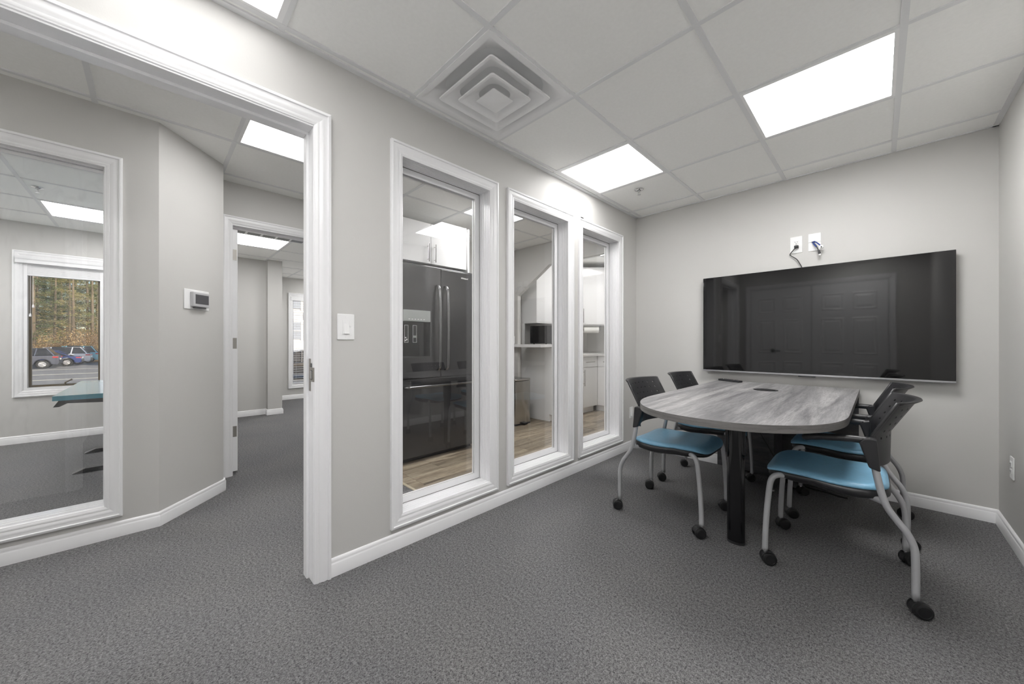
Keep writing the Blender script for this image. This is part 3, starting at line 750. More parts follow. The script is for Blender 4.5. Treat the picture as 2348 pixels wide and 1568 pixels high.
    for x, z in ((-0.085, 0.422), (0.11, 0.430)):
        MB().cyl((x, -LY + 0.09, z), (x, LY - 0.09, z), 0.010, n=10).build('cross_bar', 'grey_steel', t, smooth=True)
    # arms and the brackets that carry them
    for s in (-1, 1):
        y = s * LY
        MB().prism([(-0.086, 0.672), (-0.100, 0.688), (-0.122, 0.694), (-0.142, 0.690), (-0.146, 0.640), (-0.154, 0.555), (-0.118, 0.566), (-0.102, 0.620)], 1, y - 0.020, y + 0.020).build('arm_bracket', 'black_plastic', t, bevel=0.007, seg=3)
        MB().tube(smooth_path([(-0.115, y, 0.679), (-0.05, y + s * 0.004, 0.678), (0.02, y + s * 0.006, 0.672), (0.075, y + s * 0.004, 0.664), (0.105, y, 0.654)], 5), [0.0155] * 18 + [0.0145, 0.012, 0.007], 12).build('armrest', 'black_plastic', t, smooth=True)
    # casters
    def caster(x, y, ang):
        c = math.cos(ang); sn = math.sin(ang)
        R = lambda p: (x + p[0] * c - p[1] * sn, y + p[0] * sn + p[1] * c, p[2])
        hood = MB(); prof = [(0.0325 * math.cos(a), 0.031 + 0.0325 * math.sin(a)) for a in [PI * (-0.16 + 1.1 * k / 14) for k in range(15)]]
        prof = [(p[0] - 0.014, max(p[1], 0.012)) for p in prof]
        q = MB().prism([(-0.014, 0.026)] + prof, 1, -0.0115, 0.0115)
        hood.v = [R(p) for p in q.v]; hood.f = q.f
        root = hood.build('caster', 'black_plastic', t, bevel=0.002)
        for s2 in (-1, 1):
            q = MB().lathe([(0.004, s2 * 0.0105), (0.026, s2 * 0.0105), (0.0305, s2 * 0.013), (0.031, s2 * 0.020), (0.029, s2 * 0.0255), (0.022, s2 * 0.0275), (0.021, s2 * 0.0258), (0.003, s2 * 0.0262)], (-0.014, 0, 0.031), 22, 'y')
            wv = MB(); wv.v = [R(p) for p in q.v]; wv.f = q.f
            wv.build('wheel', 'black_rubber', root, auto=True)
        MB().cyl((x, y, 0.052), (x, y, 0.070), 0.0075, n=10).build('caster_stem', 'chrome', root, smooth=True)
    caster(-0.252, -LY, 0.6); caster(-0.252, LY, 0.45); caster(0.252, -LY, 0.75); caster(0.252, LY, 0.55)
    return t
ch = make_chair()
for i, (x, y, rz, lab) in enumerate(((-0.953, 2.440, 0.0, 'blue seated wheeled chair on the window side of the table, nearer the camera'),
                                     (-0.953, 3.138, 0.0, 'blue seated wheeled chair on the window side of the table, nearer the television'),
                                     (-0.142, 3.092, PI, 'blue seated wheeled chair on the right of the table, nearer the television'),
                                     (-0.150, 2.415, PI + 0.02, 'blue seated wheeled chair on the right of the table, nearest the camera'))):
    c = ch if i == 0 else copy_tree(ch)
    c.location = (x, y, 0); c.rotation_euler = (0, 0, rz); c['label'] = lab

# ------------------------------------------------------------------ television
tv = thing('television', 'large wall-mounted flat television with a black screen', 'television', (-0.39, 3.60, 0.84))
X0, X1, Z0, Z1, YS = -1.130, 0.347, 0.842, 1.686, 3.590
MB().box(X0, X1, YS + 0.002, YS + 0.030, Z0 + 0.012, Z1).build('cabinet', 'black_plastic', tv, bevel=0.003)
MB().box(X0 + 0.003, X1 - 0.003, YS - 0.0005, YS + 0.004, Z0 + 0.016, Z1 - 0.003).build('screen', 'tv_screen', tv)
MB().box(X0, X1, YS - 0.003, YS + 0.028, Z0, Z0 + 0.013).build('bottom_rail', 'tv_silver', tv, bevel=0.002)
MB().box(-0.44, -0.335, YS - 0.002, YS + 0.02, Z0 - 0.009, Z0 + 0.0).build('sensor_bar', 'black_plastic', tv, bevel=0.002)
MB().box(-0.75, -0.05, YS + 0.028, YB - 0.002, 1.0, 1.45).build('wall_bracket', 'black_plastic', tv)

# ------------------------------------------------------------------ plates, outlets, switches
def R_plate(axis, pos, sgn):
    """maps (a, d, z): along the wall, out of the wall, up"""
    return (lambda a, d, z: (pos + sgn * d, a, z)) if axis == 'x' else (lambda a, d, z: (a, pos + sgn * d, z))
def pbox(mp, a0, a1, d0, d1, z0, z1):
    p, q = mp(a0, d0, z0), mp(a1, d1, z1)
    return MB().box(min(p[0], q[0]), max(p[0], q[0]), min(p[1], q[1]), max(p[1], q[1]), z0, z1)
def outlet(name, label, axis, pos, sgn, a, z, wd=0.076, hh=0.130, kind='duplex'):
    mp = R_plate(axis, pos, sgn)
    t = thing(name, label, 'wall plate', mp(a, 0, z))
    pl = pbox(mp, a - wd / 2, a + wd / 2, 0, 0.006, z - hh / 2, z + hh / 2).build('plate', 'white_plastic', t, bevel=0.003)
    if kind == 'duplex':
        for s in (-1, 1):
            zz = z + s * 0.020
            f = pbox(mp, a - 0.0165, a + 0.0165, 0.005, 0.0095, zz - 0.0145, zz + 0.0145).build('receptacle', 'white_plastic', t, bevel=0.003)
            for da, h_ in ((-0.0065, 0.004), (0.0065, 0.0035)):
                pbox(mp, a + da - 0.0012, a + da + 0.0012, 0.0092, 0.0101, zz + 0.001 - h_, zz + 0.001 + h_ * 1.4).build('slot', 'dark_void', f)
            pbox(mp, a - 0.002, a + 0.002, 0.0092, 0.0101, zz - 0.0105, zz - 0.0065).build('slot', 'dark_void', f)
    if kind == 'paddle':
        f = pbox(mp, a - 0.0165, a + 0.0165, 0.005, 0.008, z - 0.034, z + 0.034).build('rocker_frame', 'white_plastic', t, bevel=0.001)
        P_ = MB(); v = [mp(a - 0.012, 0.007, z + 0.022), mp(a + 0.012, 0.007, z + 0.022), mp(a + 0.012, 0.016, z - 0.033), mp(a - 0.012, 0.016, z - 0.033),
                        mp(a - 0.012, 0.005, z + 0.022), mp(a + 0.012, 0.005, z + 0.022), mp(a + 0.012, 0.005, z - 0.033), mp(a - 0.012, 0.005, z - 0.033)]
        P_.add(v, [(0, 1, 2, 3), (4, 5, 6, 7), (0, 1, 5, 4), (1, 2, 6, 5), (2, 3, 7, 6), (3, 0, 4, 7)]).build('paddle', 'white_plastic', f)
        pbox(mp, a + 0.018, a + 0.0205, 0.006, 0.009, z - 0.002, z + 0.008).build('dimmer_tab', 'white_plastic', f)
    if kind != 'pass':
        for s in (-1, 1):
            zz = z + s * hh * (0.40 if kind != 'duplex' else 0.0)
            p = mp(a, 0.0055, zz); q = mp(a, 0.0072, zz)
            MB().cyl(p, q, 0.003, n=10).build('screw', 'chrome' if kind == 'duplex' else 'white_plastic', t)
            if kind == 'duplex': break
    return t
outlet('light_switch', 'white paddle light switch beside the doorway casing', 'x', WX, 1, 0.664, 1.1745, 0.080, 0.124, 'paddle')
outlet('wall_outlet', 'small white wall outlet between the corner and the third window', 'x', WX, 1, 3.537, 0.375, 0.070, 0.117, 'paddle')
outlet('wall_outlet', 'white duplex outlet low on the right wall', 'x', XR, -1, 3.318, 0.418, 0.074, 0.120)
o1 = outlet('wall_outlet', 'white outlet plate with a black plug above the television', 'y', YB, -1, -0.459, 1.878, 0.078, 0.132)
mp = R_plate('y', YB, -1)
# plug and flex of the television
tag(MB().tube(smooth_path([(-0.455, YB - 0.034, 1.853), (-0.470, YB - 0.032, 1.838), (-0.496, YB - 0.018, 1.808), (-0.488, YB - 0.016, 1.792), (-0.455, YB - 0.018, 1.762), (-0.437, YB - 0.02, 1.728), (-0.418, YB - 0.025, 1.680), (-0.405, YB - 0.03, 1.60)], 6), 0.0032, 8).build('television_flex', 'black_rubber'), 'thin black television cord running down from its outlet', 'cord')
pg = thing('power_plug', 'small black plug in the lower socket above the television', 'plug', (-0.455, YB - 0.01, 1.858))
MB().box(-0.469, -0.441, YB - 0.036, YB - 0.010, 1.849, 1.869).build('plug_body', 'black_plastic', pg, bevel=0.004)
for dx in (-0.0065, 0.0065): MB().box(-0.455 + dx - 0.001, -0.455 + dx + 0.001, YB - 0.011, YB - 0.004, 1.856, 1.863).build('prong', 'chrome', pg)
# split pass-through plate with cables
t = thing('cable_plate', 'white split plate with blue and black cables above the television', 'wall plate', (-0.346, YB, 1.878))
MB().box(-0.384, -0.308, YB - 0.006, YB, 1.879, 1.946).build('plate_half', 'white_plastic', t, bevel=0.002)
MB().box(-0.384, -0.308, YB - 0.0055, YB, 1.811, 1.8775).build('plate_half', 'white_plastic', t, bevel=0.002)
MB().lathe([(0.014, YB - 0.006), (0.013, YB - 0.012), (0.0, YB - 0.013)], (-0.350, 0, 1.894), 16, 'y').build('bushing', 'white_plastic', t, auto=True)
MB().box(-0.362, -0.343, YB - 0.0075, YB - 0.004, 1.874, 1.888).build('slot', 'dark_void', t)
c1 = tag(MB().tube(smooth_path([(-0.352, YB - 0.006, 1.882), (-0.345, YB - 0.030, 1.878), (-0.328, YB - 0.045, 1.862), (-0.312, YB - 0.050, 1.842), (-0.308, YB - 0.050, 1.832)], 6), 0.0042, 8).build('network_cable', 'blue_cable'), 'short blue network cable hanging from the split plate', 'cable')
MB().box(-0.312, -0.290, YB - 0.064, YB - 0.040, 1.814, 1.836).build('jack', 'white_plastic', c1, bevel=0.002)
MB().box(-0.305, -0.297, YB - 0.0648, YB - 0.062, 1.818, 1.826).build('jack_socket', 'dark_void', c1)
tag(MB().tube(smooth_path([(-0.356, YB - 0.006, 1.878), (-0.352, YB - 0.026, 1.868), (-0.342, YB - 0.038, 1.850), (-0.332, YB - 0.046, 1.832)], 6), 0.0042, 8).build('network_cable', 'blue_cable'), 'second blue cable lying against the first at the split plate', 'cable')
c2 = tag(MB().tube(smooth_path([(-0.355, YB - 0.006, 1.874), (-0.346, YB - 0.028, 1.862), (-0.332, YB - 0.042, 1.838), (-0.323, YB - 0.046, 1.815), (-0.319, YB - 0.046, 1.803)], 6), 0.0036, 8).build('hdmi_cable', 'black_rubber'), 'short black video cable with a metal tip below the split plate', 'cable')
MB().prism([(-0.325, 1.808), (-0.312, 1.806), (-0.303, 1.776), (-0.321, 1.772)], 1, YB - 0.053, YB - 0.040).build('connector_grip', 'black_plastic', c2, bevel=0.002)
MB().prism([(-0.319, 1.774), (-0.306, 1.777), (-0.304, 1.766), (-0.317, 1.763)], 1, YB - 0.050, YB - 0.043).build('connector_tip', 'chrome', c2)
tag(MB().box(WX - 0.001, WX + 0.004, 2.632, 2.668, 2.176, 2.186).build('wall_nick', 'dark_void'), 'short dark scuff on the wall above the third window', 'scuff')

# ------------------------------------------------------------------ square cone diffuser and sprinkler heads
vt = thing('ceiling_vent', 'white square cone air vent in the ceiling', 'vent', (VENT[0], VENT[1], HC))
vx, vy = VENT
def sq_rings(mb, rings, rr=0.16, close=False, n=6):
    """lofts rounded squares (half size, height, corner radius)"""
    loops = []
    for (h_, z, r_) in rings:
        lp = []
        for cx_, cy_, a0 in ((1, 1, 0), (-1, 1, PI / 2), (-1, -1, PI), (1, -1, 1.5 * PI)):
            for k in range(n):
                a = a0 + PI / 2 * k / (n - 1)
                lp.append((vx + cx_ * (h_ - r_) + r_ * math.cos(a), vy + cy_ * (h_ - r_) + r_ * math.sin(a), z))
        loops.append(lp)
    m_ = 4 * n; vs = [p for lp in loops for p in lp]; fs = []
    for i in range(len(loops) - 1):
        for k in range(m_): fs.append((i * m_ + k, i * m_ + (k + 1) % m_, (i + 1) * m_ + (k + 1) % m_, (i + 1) * m_ + k))
    if close: fs.append(tuple(range((len(loops) - 1) * m_, len(loops) * m_)))
    return mb.add(vs, fs)
sq_rings(MB(), [(0.297, HC + 0.002, 0.002), (0.297, HC - 0.003, 0.002), (0.272, HC - 0.003, 0.004), (0.262, HC + 0.002, 0.03), (0.235, HC + 0.040, 0.12), (0.200, HC + 0.075, 0.19), (0.165, HC + 0.084, 0.164), (0.115, HC + 0.090, 0.1149), (0.113, HC + 0.17, 0.1129)]).build('vent_pan', 'white_enamel', vt, auto=True)
MB().cyl((vx, vy, HC + 0.094), (vx, vy, HC + 0.096), 0.113, n=28).build('duct_void', 'dark_void', vt)
for (h_, zb, dz, nm) in ((0.214, -0.014, 0.034, 'outer_cone'), (0.142, -0.022, 0.030, 'middle_cone')):
    z = HC + zb
    sq_rings(MB(), [(h_ - 0.068, z + dz, 0.05), (h_ - 0.040, z + dz * 0.62, 0.035), (h_ - 0.024, z + 0.008, 0.022), (h_ - 0.017, z + 0.001, 0.020), (h_ - 0.002, z, 0.016), (h_, z + 0.004, 0.016), (h_ - 0.006, z + 0.012, 0.018), (h_ - 0.034, z + dz * 0.72, 0.036), (h_ - 0.062, z + dz + 0.004, 0.05), (h_ - 0.068, z + dz, 0.05)]).build(nm, 'white_enamel', vt, auto=True)
z = HC - 0.026
sq_rings(MB(), [(0.030, z + 0.035, 0.02), (0.055, z + 0.014, 0.012), (0.070, z + 0.004, 0.010), (0.072, z, 0.010), (0.060, z - 0.002, 0.010), (0.004, z - 0.006, 0.003)], close=True).build('centre_cone', 'white_enamel', vt, auto=True)

def sprinkler(label, x, y, hc):
    t = thing('sprinkler_head', label, 'sprinkler', (x, y, hc))
    MB().lathe([(0.036, hc + 0.004), (0.036, hc), (0.030, hc - 0.004), (0.014, hc - 0.006), (0.013, hc + 0.002)], (x, y, 0), 20).build('escutcheon', 'chrome', t, auto=True)
    MB().lathe([(0.010, hc), (0.010, hc - 0.016), (0.006, hc - 0.018)], (x, y, 0), 12).build('body', 'chrome', t, auto=True)
    for s in (-1, 1):
        MB().tube([(x + s * 0.009, y, hc - 0.016), (x + s * 0.011, y, hc - 0.026), (x + s * 0.003, y, hc - 0.040)], 0.0022, 6).build('yoke_arm', 'chrome', t)
    MB().cyl((x, y, hc - 0.018), (x, y, hc - 0.038), 0.0022, n=6).build('bulb', 'nickel', t)
    MB().lathe([(0.003, hc - 0.038), (0.014, hc - 0.0405), (0.014, hc - 0.0425), (0.0, hc - 0.043)], (x, y, 0), 14).build('deflector', 'chrome', t, auto=True)
sprinkler('chrome sprinkler head in the ceiling beside the window wall panel light', -1.451, 2.985, HC)
sprinkler('chrome sprinkler head in the side office ceiling', -5.03, -0.69, HC)

# ------------------------------------------------------------------ thermostat on the angled wall
th = thing('thermostat', 'grey digital thermostat on a white wall plate', 'thermostat', (0, 0, 0))
MB().box(-0.102, 0.102, 0, 0.006, -0.066, 0.066).build('back_plate', 'white_plastic', th, bevel=0.003)
hb = MB().box(-0.078, 0.060, 0.006, 0.030, -0.048, 0.050).build('housing', 'thermo_grey', th, bevel=0.005)
MB().box(-0.066, 0.044, 0.0295, 0.0312, -0.028, 0.034).build('display', 'screen_grey', hb)
MB().box(-0.05, 0.04, 0.008, 0.026, -0.056, -0.048).build('cable_cover', 'screen_grey', hb)
dv = Vector((-3.43 + 3.04, 0.378 - 0.03)).normalized()          # along the wall, away from the camera
nv = Vector((dv.y, -dv.x))
cxy = Vector((-3.245, 0.2125))
nrm = Vector((0.348, 0.39)).normalized()
th.rotation_euler = (0, 0, math.atan2(nrm.y, nrm.x) - PI / 2)
th.location = (cxy.x + nrm.x * 0.001, cxy.y + nrm.y * 0.001, 1.387)
# ------------------------------------------------------------------ kitchen behind the glass
def text_mesh(s, size, shear=0.0, extrude=0.0006, bold=0.0):
    cu = bpy.data.curves.new('lettering', 'FONT'); cu.body = s; cu.size = size; cu.shear = shear; cu.extrude = extrude; cu.offset = bold
    cu.align_x = 'CENTER'; cu.align_y = 'CENTER'
    o = bpy.data.objects.new('lettering', cu); COL.objects.link(o)
    dg = bpy.context.evaluated_depsgraph_get(); me = bpy.data.meshes.new_from_object(o.evaluated_get(dg))
    bpy.data.objects.remove(o); bpy.data.curves.remove(cu)
    return me
FX, FY0, FYM, FY1 = -2.955, 1.520, 1.972, 2.430
fr = thing('refrigerator', 'dark grey french door refrigerator with water dispenser', 'refrigerator', (-3.3, 1.97, 0))
MB().box(-3.72, FX - 0.075, FY0 + 0.01, FY1 - 0.01, 0.03, 1.835).build('cabinet', 'fridge_dark', fr, bevel=0.006)
MB().box(-3.70, FX - 0.09, FY0 + 0.03, FY1 - 0.03, 0.0, 0.03).build('plinth', 'black_plastic', fr)
DZ0, DZ1 = 0.775, 1.805
# left door is built round the dispenser recess
ld = wall('left_door', 'x', FX - 0.07, FX, FY0, FYM - 0.003, DZ0, DZ1, [(1.578, 1.852, 0.975, 1.295)], None, 'fridge_dark', fr, None)
ld.modifiers.new('edge', 'BEVEL').width = 0.004
MB().box(FX - 0.068, FX - 0.060, 1.578, 1.852, 0.975, 1.295).build('dispenser_recess', 'black_gloss', ld)
MB().box(FX - 0.02, FX + 0.003, 1.576, 1.854, 1.292, 1.395).build('dispenser_display', 'fridge_panel', ld, bevel=0.003)
MB().box(FX - 0.06, FX + 0.006, 1.576, 1.854, 0.957, 0.975).build('drip_tray', 'fridge_dark', ld, bevel=0.002)
for k in range(6): MB().box(FX + 0.003, FX + 0.0036, 1.628 + k * 0.030, 1.642 + k * 0.030, 1.309, 1.315).build('display_icon', 'white_plastic', ld)
for y in (1.615, 1.700):
    pd = MB().box(FX - 0.060, FX - 0.052, y, y + 0.040, 1.10, 1.26).build('dispenser_paddle', 'fridge_dark', ld, bevel=0.001)
    e = MB()
    for bx in ((y, y + 0.003, 1.10, 1.26), (y + 0.037, y + 0.040, 1.10, 1.26), (y, y + 0.040, 1.10, 1.103), (y, y + 0.040, 1.257, 1.26)): e.box(FX - 0.052, FX - 0.0512, *bx)
    e.build('paddle_outline', 'white_plastic', pd)
    if y < 1.65:
        for (dy, dz) in ((0.012, 0.02), (0.024, 0.028), (0.014, 0.045)):
            MB().lathe([(0.005, FX - 0.052), (0.007, FX - 0.0512), (0.006, FX - 0.0508), (0.004, FX - 0.051)], (0, y + dy, 1.10 + dz), 12, 'x').build('ice_mark', 'white_plastic', pd)
    else: MB().box(FX - 0.052, FX - 0.0508, y + 0.006, y + 0.034, 1.145, 1.165).build('cup_mark', 'fridge_panel', pd)
rd = MB().box(FX - 0.07, FX, FYM + 0.003, FY1, DZ0, DZ1).build('right_door', 'fridge_dark', fr, bevel=0.004)
me = text_mesh('Whirlpool', 0.021, 0.3, 0.0004, 0.0004); me.materials.append(M['white_plastic'])
lo = bpy.data.objects.new('logo_lettering', me); COL.objects.link(lo); lo.parent = rd
WLOC[lo.name] = WLOC[fr.name]
lo.rotation_euler = (PI / 2, 0, PI / 2); lo.location = (FX + 0.0008 - WLOC[fr.name][0], 2.250 - WLOC[fr.name][1], 1.748)
dr = MB().box(FX - 0.07, FX, FY0, FY1, 0.06, DZ0 - 0.008).build('freezer_drawer', 'fridge_dark', fr, bevel=0.004)
for s, y in ((-1, FYM - 0.045), (1, FYM + 0.045)):
    MB().tube(smooth_path([(FX + 0.002, y, 1.64), (FX + 0.035, y, 1.625), (FX + 0.052, y, 1.55), (FX + 0.060, y, 1.25), (FX + 0.052, y, 0.92), (FX + 0.035, y, 0.85), (FX + 0.002, y, 0.835)], 5), 0.015, 10, flat=0.8).build('door_handle', 'fridge_handle', ld if s < 0 else rd, smooth=True)
MB().tube(smooth_path([(FX + 0.002, FY0 + 0.06, 0.70), (FX + 0.045, FY0 + 0.075, 0.70), (FX + 0.055, FY0 + 0.15, 0.70), (FX + 0.058, FYM, 0.70), (FX + 0.055, FY1 - 0.15, 0.70), (FX + 0.045, FY1 - 0.075, 0.70), (FX + 0.002, FY1 - 0.06, 0.70)], 5), 0.012, 10).build('drawer_handle', 'fridge_handle', dr, smooth=True)

def bar_handle(parent, p0, p1, out):
    o = Vector(out); a, b_ = Vector(p0), Vector(p1); d = (b_ - a)
    mb = MB().cyl(a + o, b_ + o, 0.0055, n=8)
    for f in (0.14, 0.86): mb.cyl(a + d * f, a + d * f + o, 0.004, n=8)
    return mb.build('bar_handle', 'brushed_steel', parent)
# cabinet above the fridge
uc = thing('wall_cabinet', 'white two door cabinet above the refrigerator', 'cabinet', (-3.3, 1.97, 1.87))
CXF = -3.08
MB().box(-3.745, CXF - 0.02, 1.515, 2.375, 1.868, 2.262).build('carcass', 'white_enamel', uc)
for (a, b_) in ((1.517, 1.937), (1.941, 2.373)):
    d = MB().box(CXF - 0.019, CXF, a, b_, 1.870, 2.260).build('cabinet_door', 'white_gloss', uc, bevel=0.0015)
    y = b_ - 0.035 if a < 1.6 else a + 0.035
    bar_handle(d, (CXF, y, 1.885), (CXF, y, 2.06), (0.028, 0, 0))
MB().box(-3.745, CXF + 0.02, 2.377, 2.396, 1.84, 2.30).build('end_panel', 'white_enamel', uc)

# alcove: base cabinets, counter, wall cabinets
BXF, BY0, BYC = -3.17, 3.930, 5.045
bc = thing('base_cabinet', 'white base cabinet with drawer and door at the kitchen counter', 'cabinet', (-3.45, 4.5, 0))
MB().box(-3.745, BXF, BY0, BYC, 0.105, 0.885).build('carcass', 'white_enamel', bc)
MB().box(-3.745, BXF - 0.055, BY0, BYC, 0.007, 0.105).build('toe_kick', 'white_enamel', bc)
MB().box(-3.745, BXF + 0.02, BY0 - 0.020, BY0 - 0.001, 0.105, 1.035).build('end_panel', 'white_enamel', bc)
MB().box(-3.745, BXF - 0.04, BY0 - 0.020, BY0 - 0.001, 0.007, 0.105).build('end_panel_foot', 'white_enamel', bc)
for a, b_ in ((BY0 + 0.003, 4.484), (4.488, BYC - 0.003)):
    dd = MB().box(BXF, BXF + 0.019, a, b_, 0.722, 0.880).build('drawer_front', 'white_gloss', bc, bevel=0.0015)
    bar_handle(dd, (BXF + 0.019, a + 0.20, 0.800), (BXF + 0.019, b_ - 0.11, 0.800), (0.028, 0, 0))
    d = MB().box(BXF, BXF + 0.019, a, b_, 0.108, 0.716).build('cabinet_door', 'white_gloss', bc, bevel=0.0015)
    bar_handle(d, (BXF + 0.019, a + 0.165 if a > 4.2 else b_ - 0.03, 0.442), (BXF + 0.019, a + 0.165 if a > 4.2 else b_ - 0.03, 0.690), (0.028, 0, 0))
b2 = thing('base_cabinet', 'white base cabinet along the kitchen back wall', 'cabinet', (-2.5, 5.35, 0))
MB().box(-3.148, WB - 0.004, BYC + 0.02, 5.645, 0.105, 0.885).build('carcass', 'white_enamel', b2)
MB().box(-3.22, WB - 0.004, BYC + 0.075, 5.645, 0.007, 0.105).build('toe_kick', 'white_enamel', b2)
for a, b_ in ((-3.148, -2.76), (-2.755, -2.35), (-2.345, WB - 0.005)):
    dd = MB().box(a, b_, BYC, BYC + 0.019, 0.722, 0.880).build('drawer_front', 'white_gloss', b2, bevel=0.0015)
    d = MB().box(a, b_, BYC, BYC + 0.019, 0.108, 0.716).build('cabinet_door', 'white_gloss', b2, bevel=0.0015)
    bar_handle(dd, (a + 0.12, BYC, 0.80), (b_ - 0.12, BYC, 0.80), (0, -0.028, 0)); bar_handle(d, (b_ - 0.04, BYC, 0.46), (b_ - 0.04, BYC, 0.69), (0, -0.028, 0))
ct = MB().prism([(-3.745, BY0 + 0.001), (BXF + 0.045, BY0 + 0.001), (BXF + 0.045, BYC - 0.025), (WB - 0.004, BYC - 0.025), (WB - 0.004, 5.645), (-3.745, 5.645)], 2, 0.887, 0.921)
tag(ct.build('countertop', 'countertop', bevel=0.003), 'pale L shaped kitchen countertop on the base cabinets', 'countertop')
# microwave shelf with the niche below the wall cabinets
sh = thing('microwave_shelf', 'white open shelf unit holding the microwave', 'shelf', (-3.5, 4.1, 1.04))
MB().prism([(-3.745, 3.64), (-3.13, 3.64), (-3.13, 4.40), (-3.61, 4.40), (-3.61, 3.70), (-3.745, 3.70)], 2, 1.037, 1.079).build('shelf_board', 'white_gloss', sh, bevel=0.002)
MB().box(-3.742, -3.69, 3.915, 3.93, 1.079, 1.384).build('side_panel', 'white_enamel', sh)
mw = thing('microwave', 'dark grey microwave oven on the white shelf', 'microwave', (-3.43, 4.1, 1.08))
MB().box(-3.62, -3.20, 3.975, 4.33, 1.088, 1.348).build('body', 'microwave_grey', mw, bevel=0.004)
MB().box(-3.615, -3.30, 3.962, 3.975, 1.095, 1.342).build('door', 'black_gloss', mw, bevel=0.003)
MB().box(-3.295, -3.205, 3.965, 3.975, 1.095, 1.342).build('control_panel', 'microwave_grey', mw, bevel=0.002)
for x in (-3.58, -3.24):
    for y in (4.01, 4.29): MB().cyl((x, y, 1.079), (x, y, 1.09), 0.012, n=8).build('foot', 'black_rubber', mw)
wc = thing('wall_cabinet', 'white wall cabinets above the microwave and counter', 'cabinet', (-3.6, 4.5, 1.385))
MB().box(-3.745, -3.468, 3.932, 5.04, 1.400, 2.345).build('carcass', 'white_enamel', wc)
MB().box(-3.745, -3.446, 3.915, 3.930, 1.384, 2.345).build('end_panel', 'white_gloss', wc)
for a, b_ in ((3.933, 4.48), (4.484, 5.036)):
    d = MB().box(-3.466, -3.447, a, b_, 1.402, 2.343).build('cabinet_door', 'white_gloss', wc, bevel=0.0015)
    bar_handle(d, (-3.447, b_ - 0.04, 1.43), (-3.447, b_ - 0.04, 1.66), (0.028, 0, 0))
MB().box(-3.745, -3.447, 3.932, 5.04, 1.384, 1.399).build('light_rail', 'white_enamel', wc)
cc = thing('corner_cabinet', 'white diagonal corner wall cabinet above the paper towel', 'cabinet', (-3.5, 5.4, 1.385))
MB().prism([(-3.745, 5.043), (-3.46, 5.043), (-3.17, 5.333), (-3.17, 5.645), (-3.745, 5.645)], 2, 1.384, 2.345).build('carcass', 'white_enamel', cc)
def diag(s, d, z): # s along the diagonal face, d out of it
    k = math.sqrt(0.5); return (-3.46 + s * k + d * k, 5.043 + s * k - d * k, z)
q = MB(); q.add([diag(s, d, z) for z in (1.402, 2.343) for d in (0.001, 0.019) for s in (0.006, 0.402)], [(0, 2, 3, 1), (4, 5, 7, 6), (0, 1, 5, 4), (2, 6, 7, 3), (0, 4, 6, 2), (1, 3, 7, 5)])
d = q.build('cabinet_door', 'white_gloss', cc, bevel=0.0015)
a_ = Vector(diag(0.035, 0.019, 1.43)); b__ = Vector(diag(0.035, 0.019, 1.66)); bar_handle(d, a_, b__, Vector(diag(0, 0.028, 0)) - Vector(diag(0, 0, 0)))
w2 = thing('wall_cabinet', 'white wall cabinets along the kitchen back wall', 'cabinet', (-2.5, 5.5, 1.385))
MB().box(-3.167, WB - 0.004, 5.345, 5.645, 1.384, 2.345).build('carcass', 'white_enamel', w2)
for a, b_ in ((-3.165, -2.76), (-2.755, -2.35), (-2.345, WB - 0.005)): MB().box(a, b_, 5.325, 5.344, 1.402, 2.343).build('cabinet_door', 'white_gloss', w2, bevel=0.0015)
pt = thing('paper_towel', 'white paper towel roll on a holder under the corner cabinet', 'paper towel', (-3.30, 5.15, 1.31))
pa, pb = Vector(diag(0.05, -0.06, 1.315)), Vector(diag(0.30, -0.06, 1.315)); dvv = (pb - pa).normalized()
MB().cyl(pa, pb, 0.052, n=20).build('roll', 'paper', pt, auto=True)
MB().cyl(pa - dvv * 0.03, pb + dvv * 0.03, 0.008, n=8).build('rod', 'black_plastic', pt)
for p in (pa - dvv * 0.025, pb + dvv * 0.025): MB().tube([p, p + Vector((0, 0, 0.068))], 0.006, 8).build('bracket', 'black_plastic', pt)
fc = thing('faucet', 'black and chrome kitchen tap on the counter by the corner', 'faucet', (-3.5, 4.95, 0.921))
MB().tube(smooth_path([(-3.62, 4.72, 0.921), (-3.62, 4.72, 1.10), (-3.60, 4.72, 1.16), (-3.53, 4.72, 1.18), (-3.47, 4.72, 1.15), (-3.46, 4.72, 1.10)], 4), 0.012, 8).build('spout', 'chrome', fc, smooth=True)
MB().cyl((-3.62, 4.80, 0.921), (-3.62, 4.80, 0.97), 0.016, n=10).build('tap_handle', 'black_plastic', fc)
for k, (y, h_) in enumerate(((4.60, 0.05), (4.63, 0.09))):
    tag(MB().lathe([(0.022, 0.922), (0.024, 0.922 + h_ * 0.6), (0.014, 0.922 + h_ * 0.8), (0.014, 0.922 + h_), (0.0, 0.922 + h_)], (-3.20 - 0.06 * k, y, 0), 14).build('soap_bottle', 'black_plastic', auto=True), ('short black bottle at the counter edge', 'taller black bottle behind the short one at the counter')[k], 'bottle', 'bottles on the counter')
tag(MB().box(-3.744, -3.66, 3.62, 3.69, 1.085, 1.195).build('wall_box', 'white_plastic', bevel=0.004), 'small white box on the wall beside the microwave shelf', 'box')
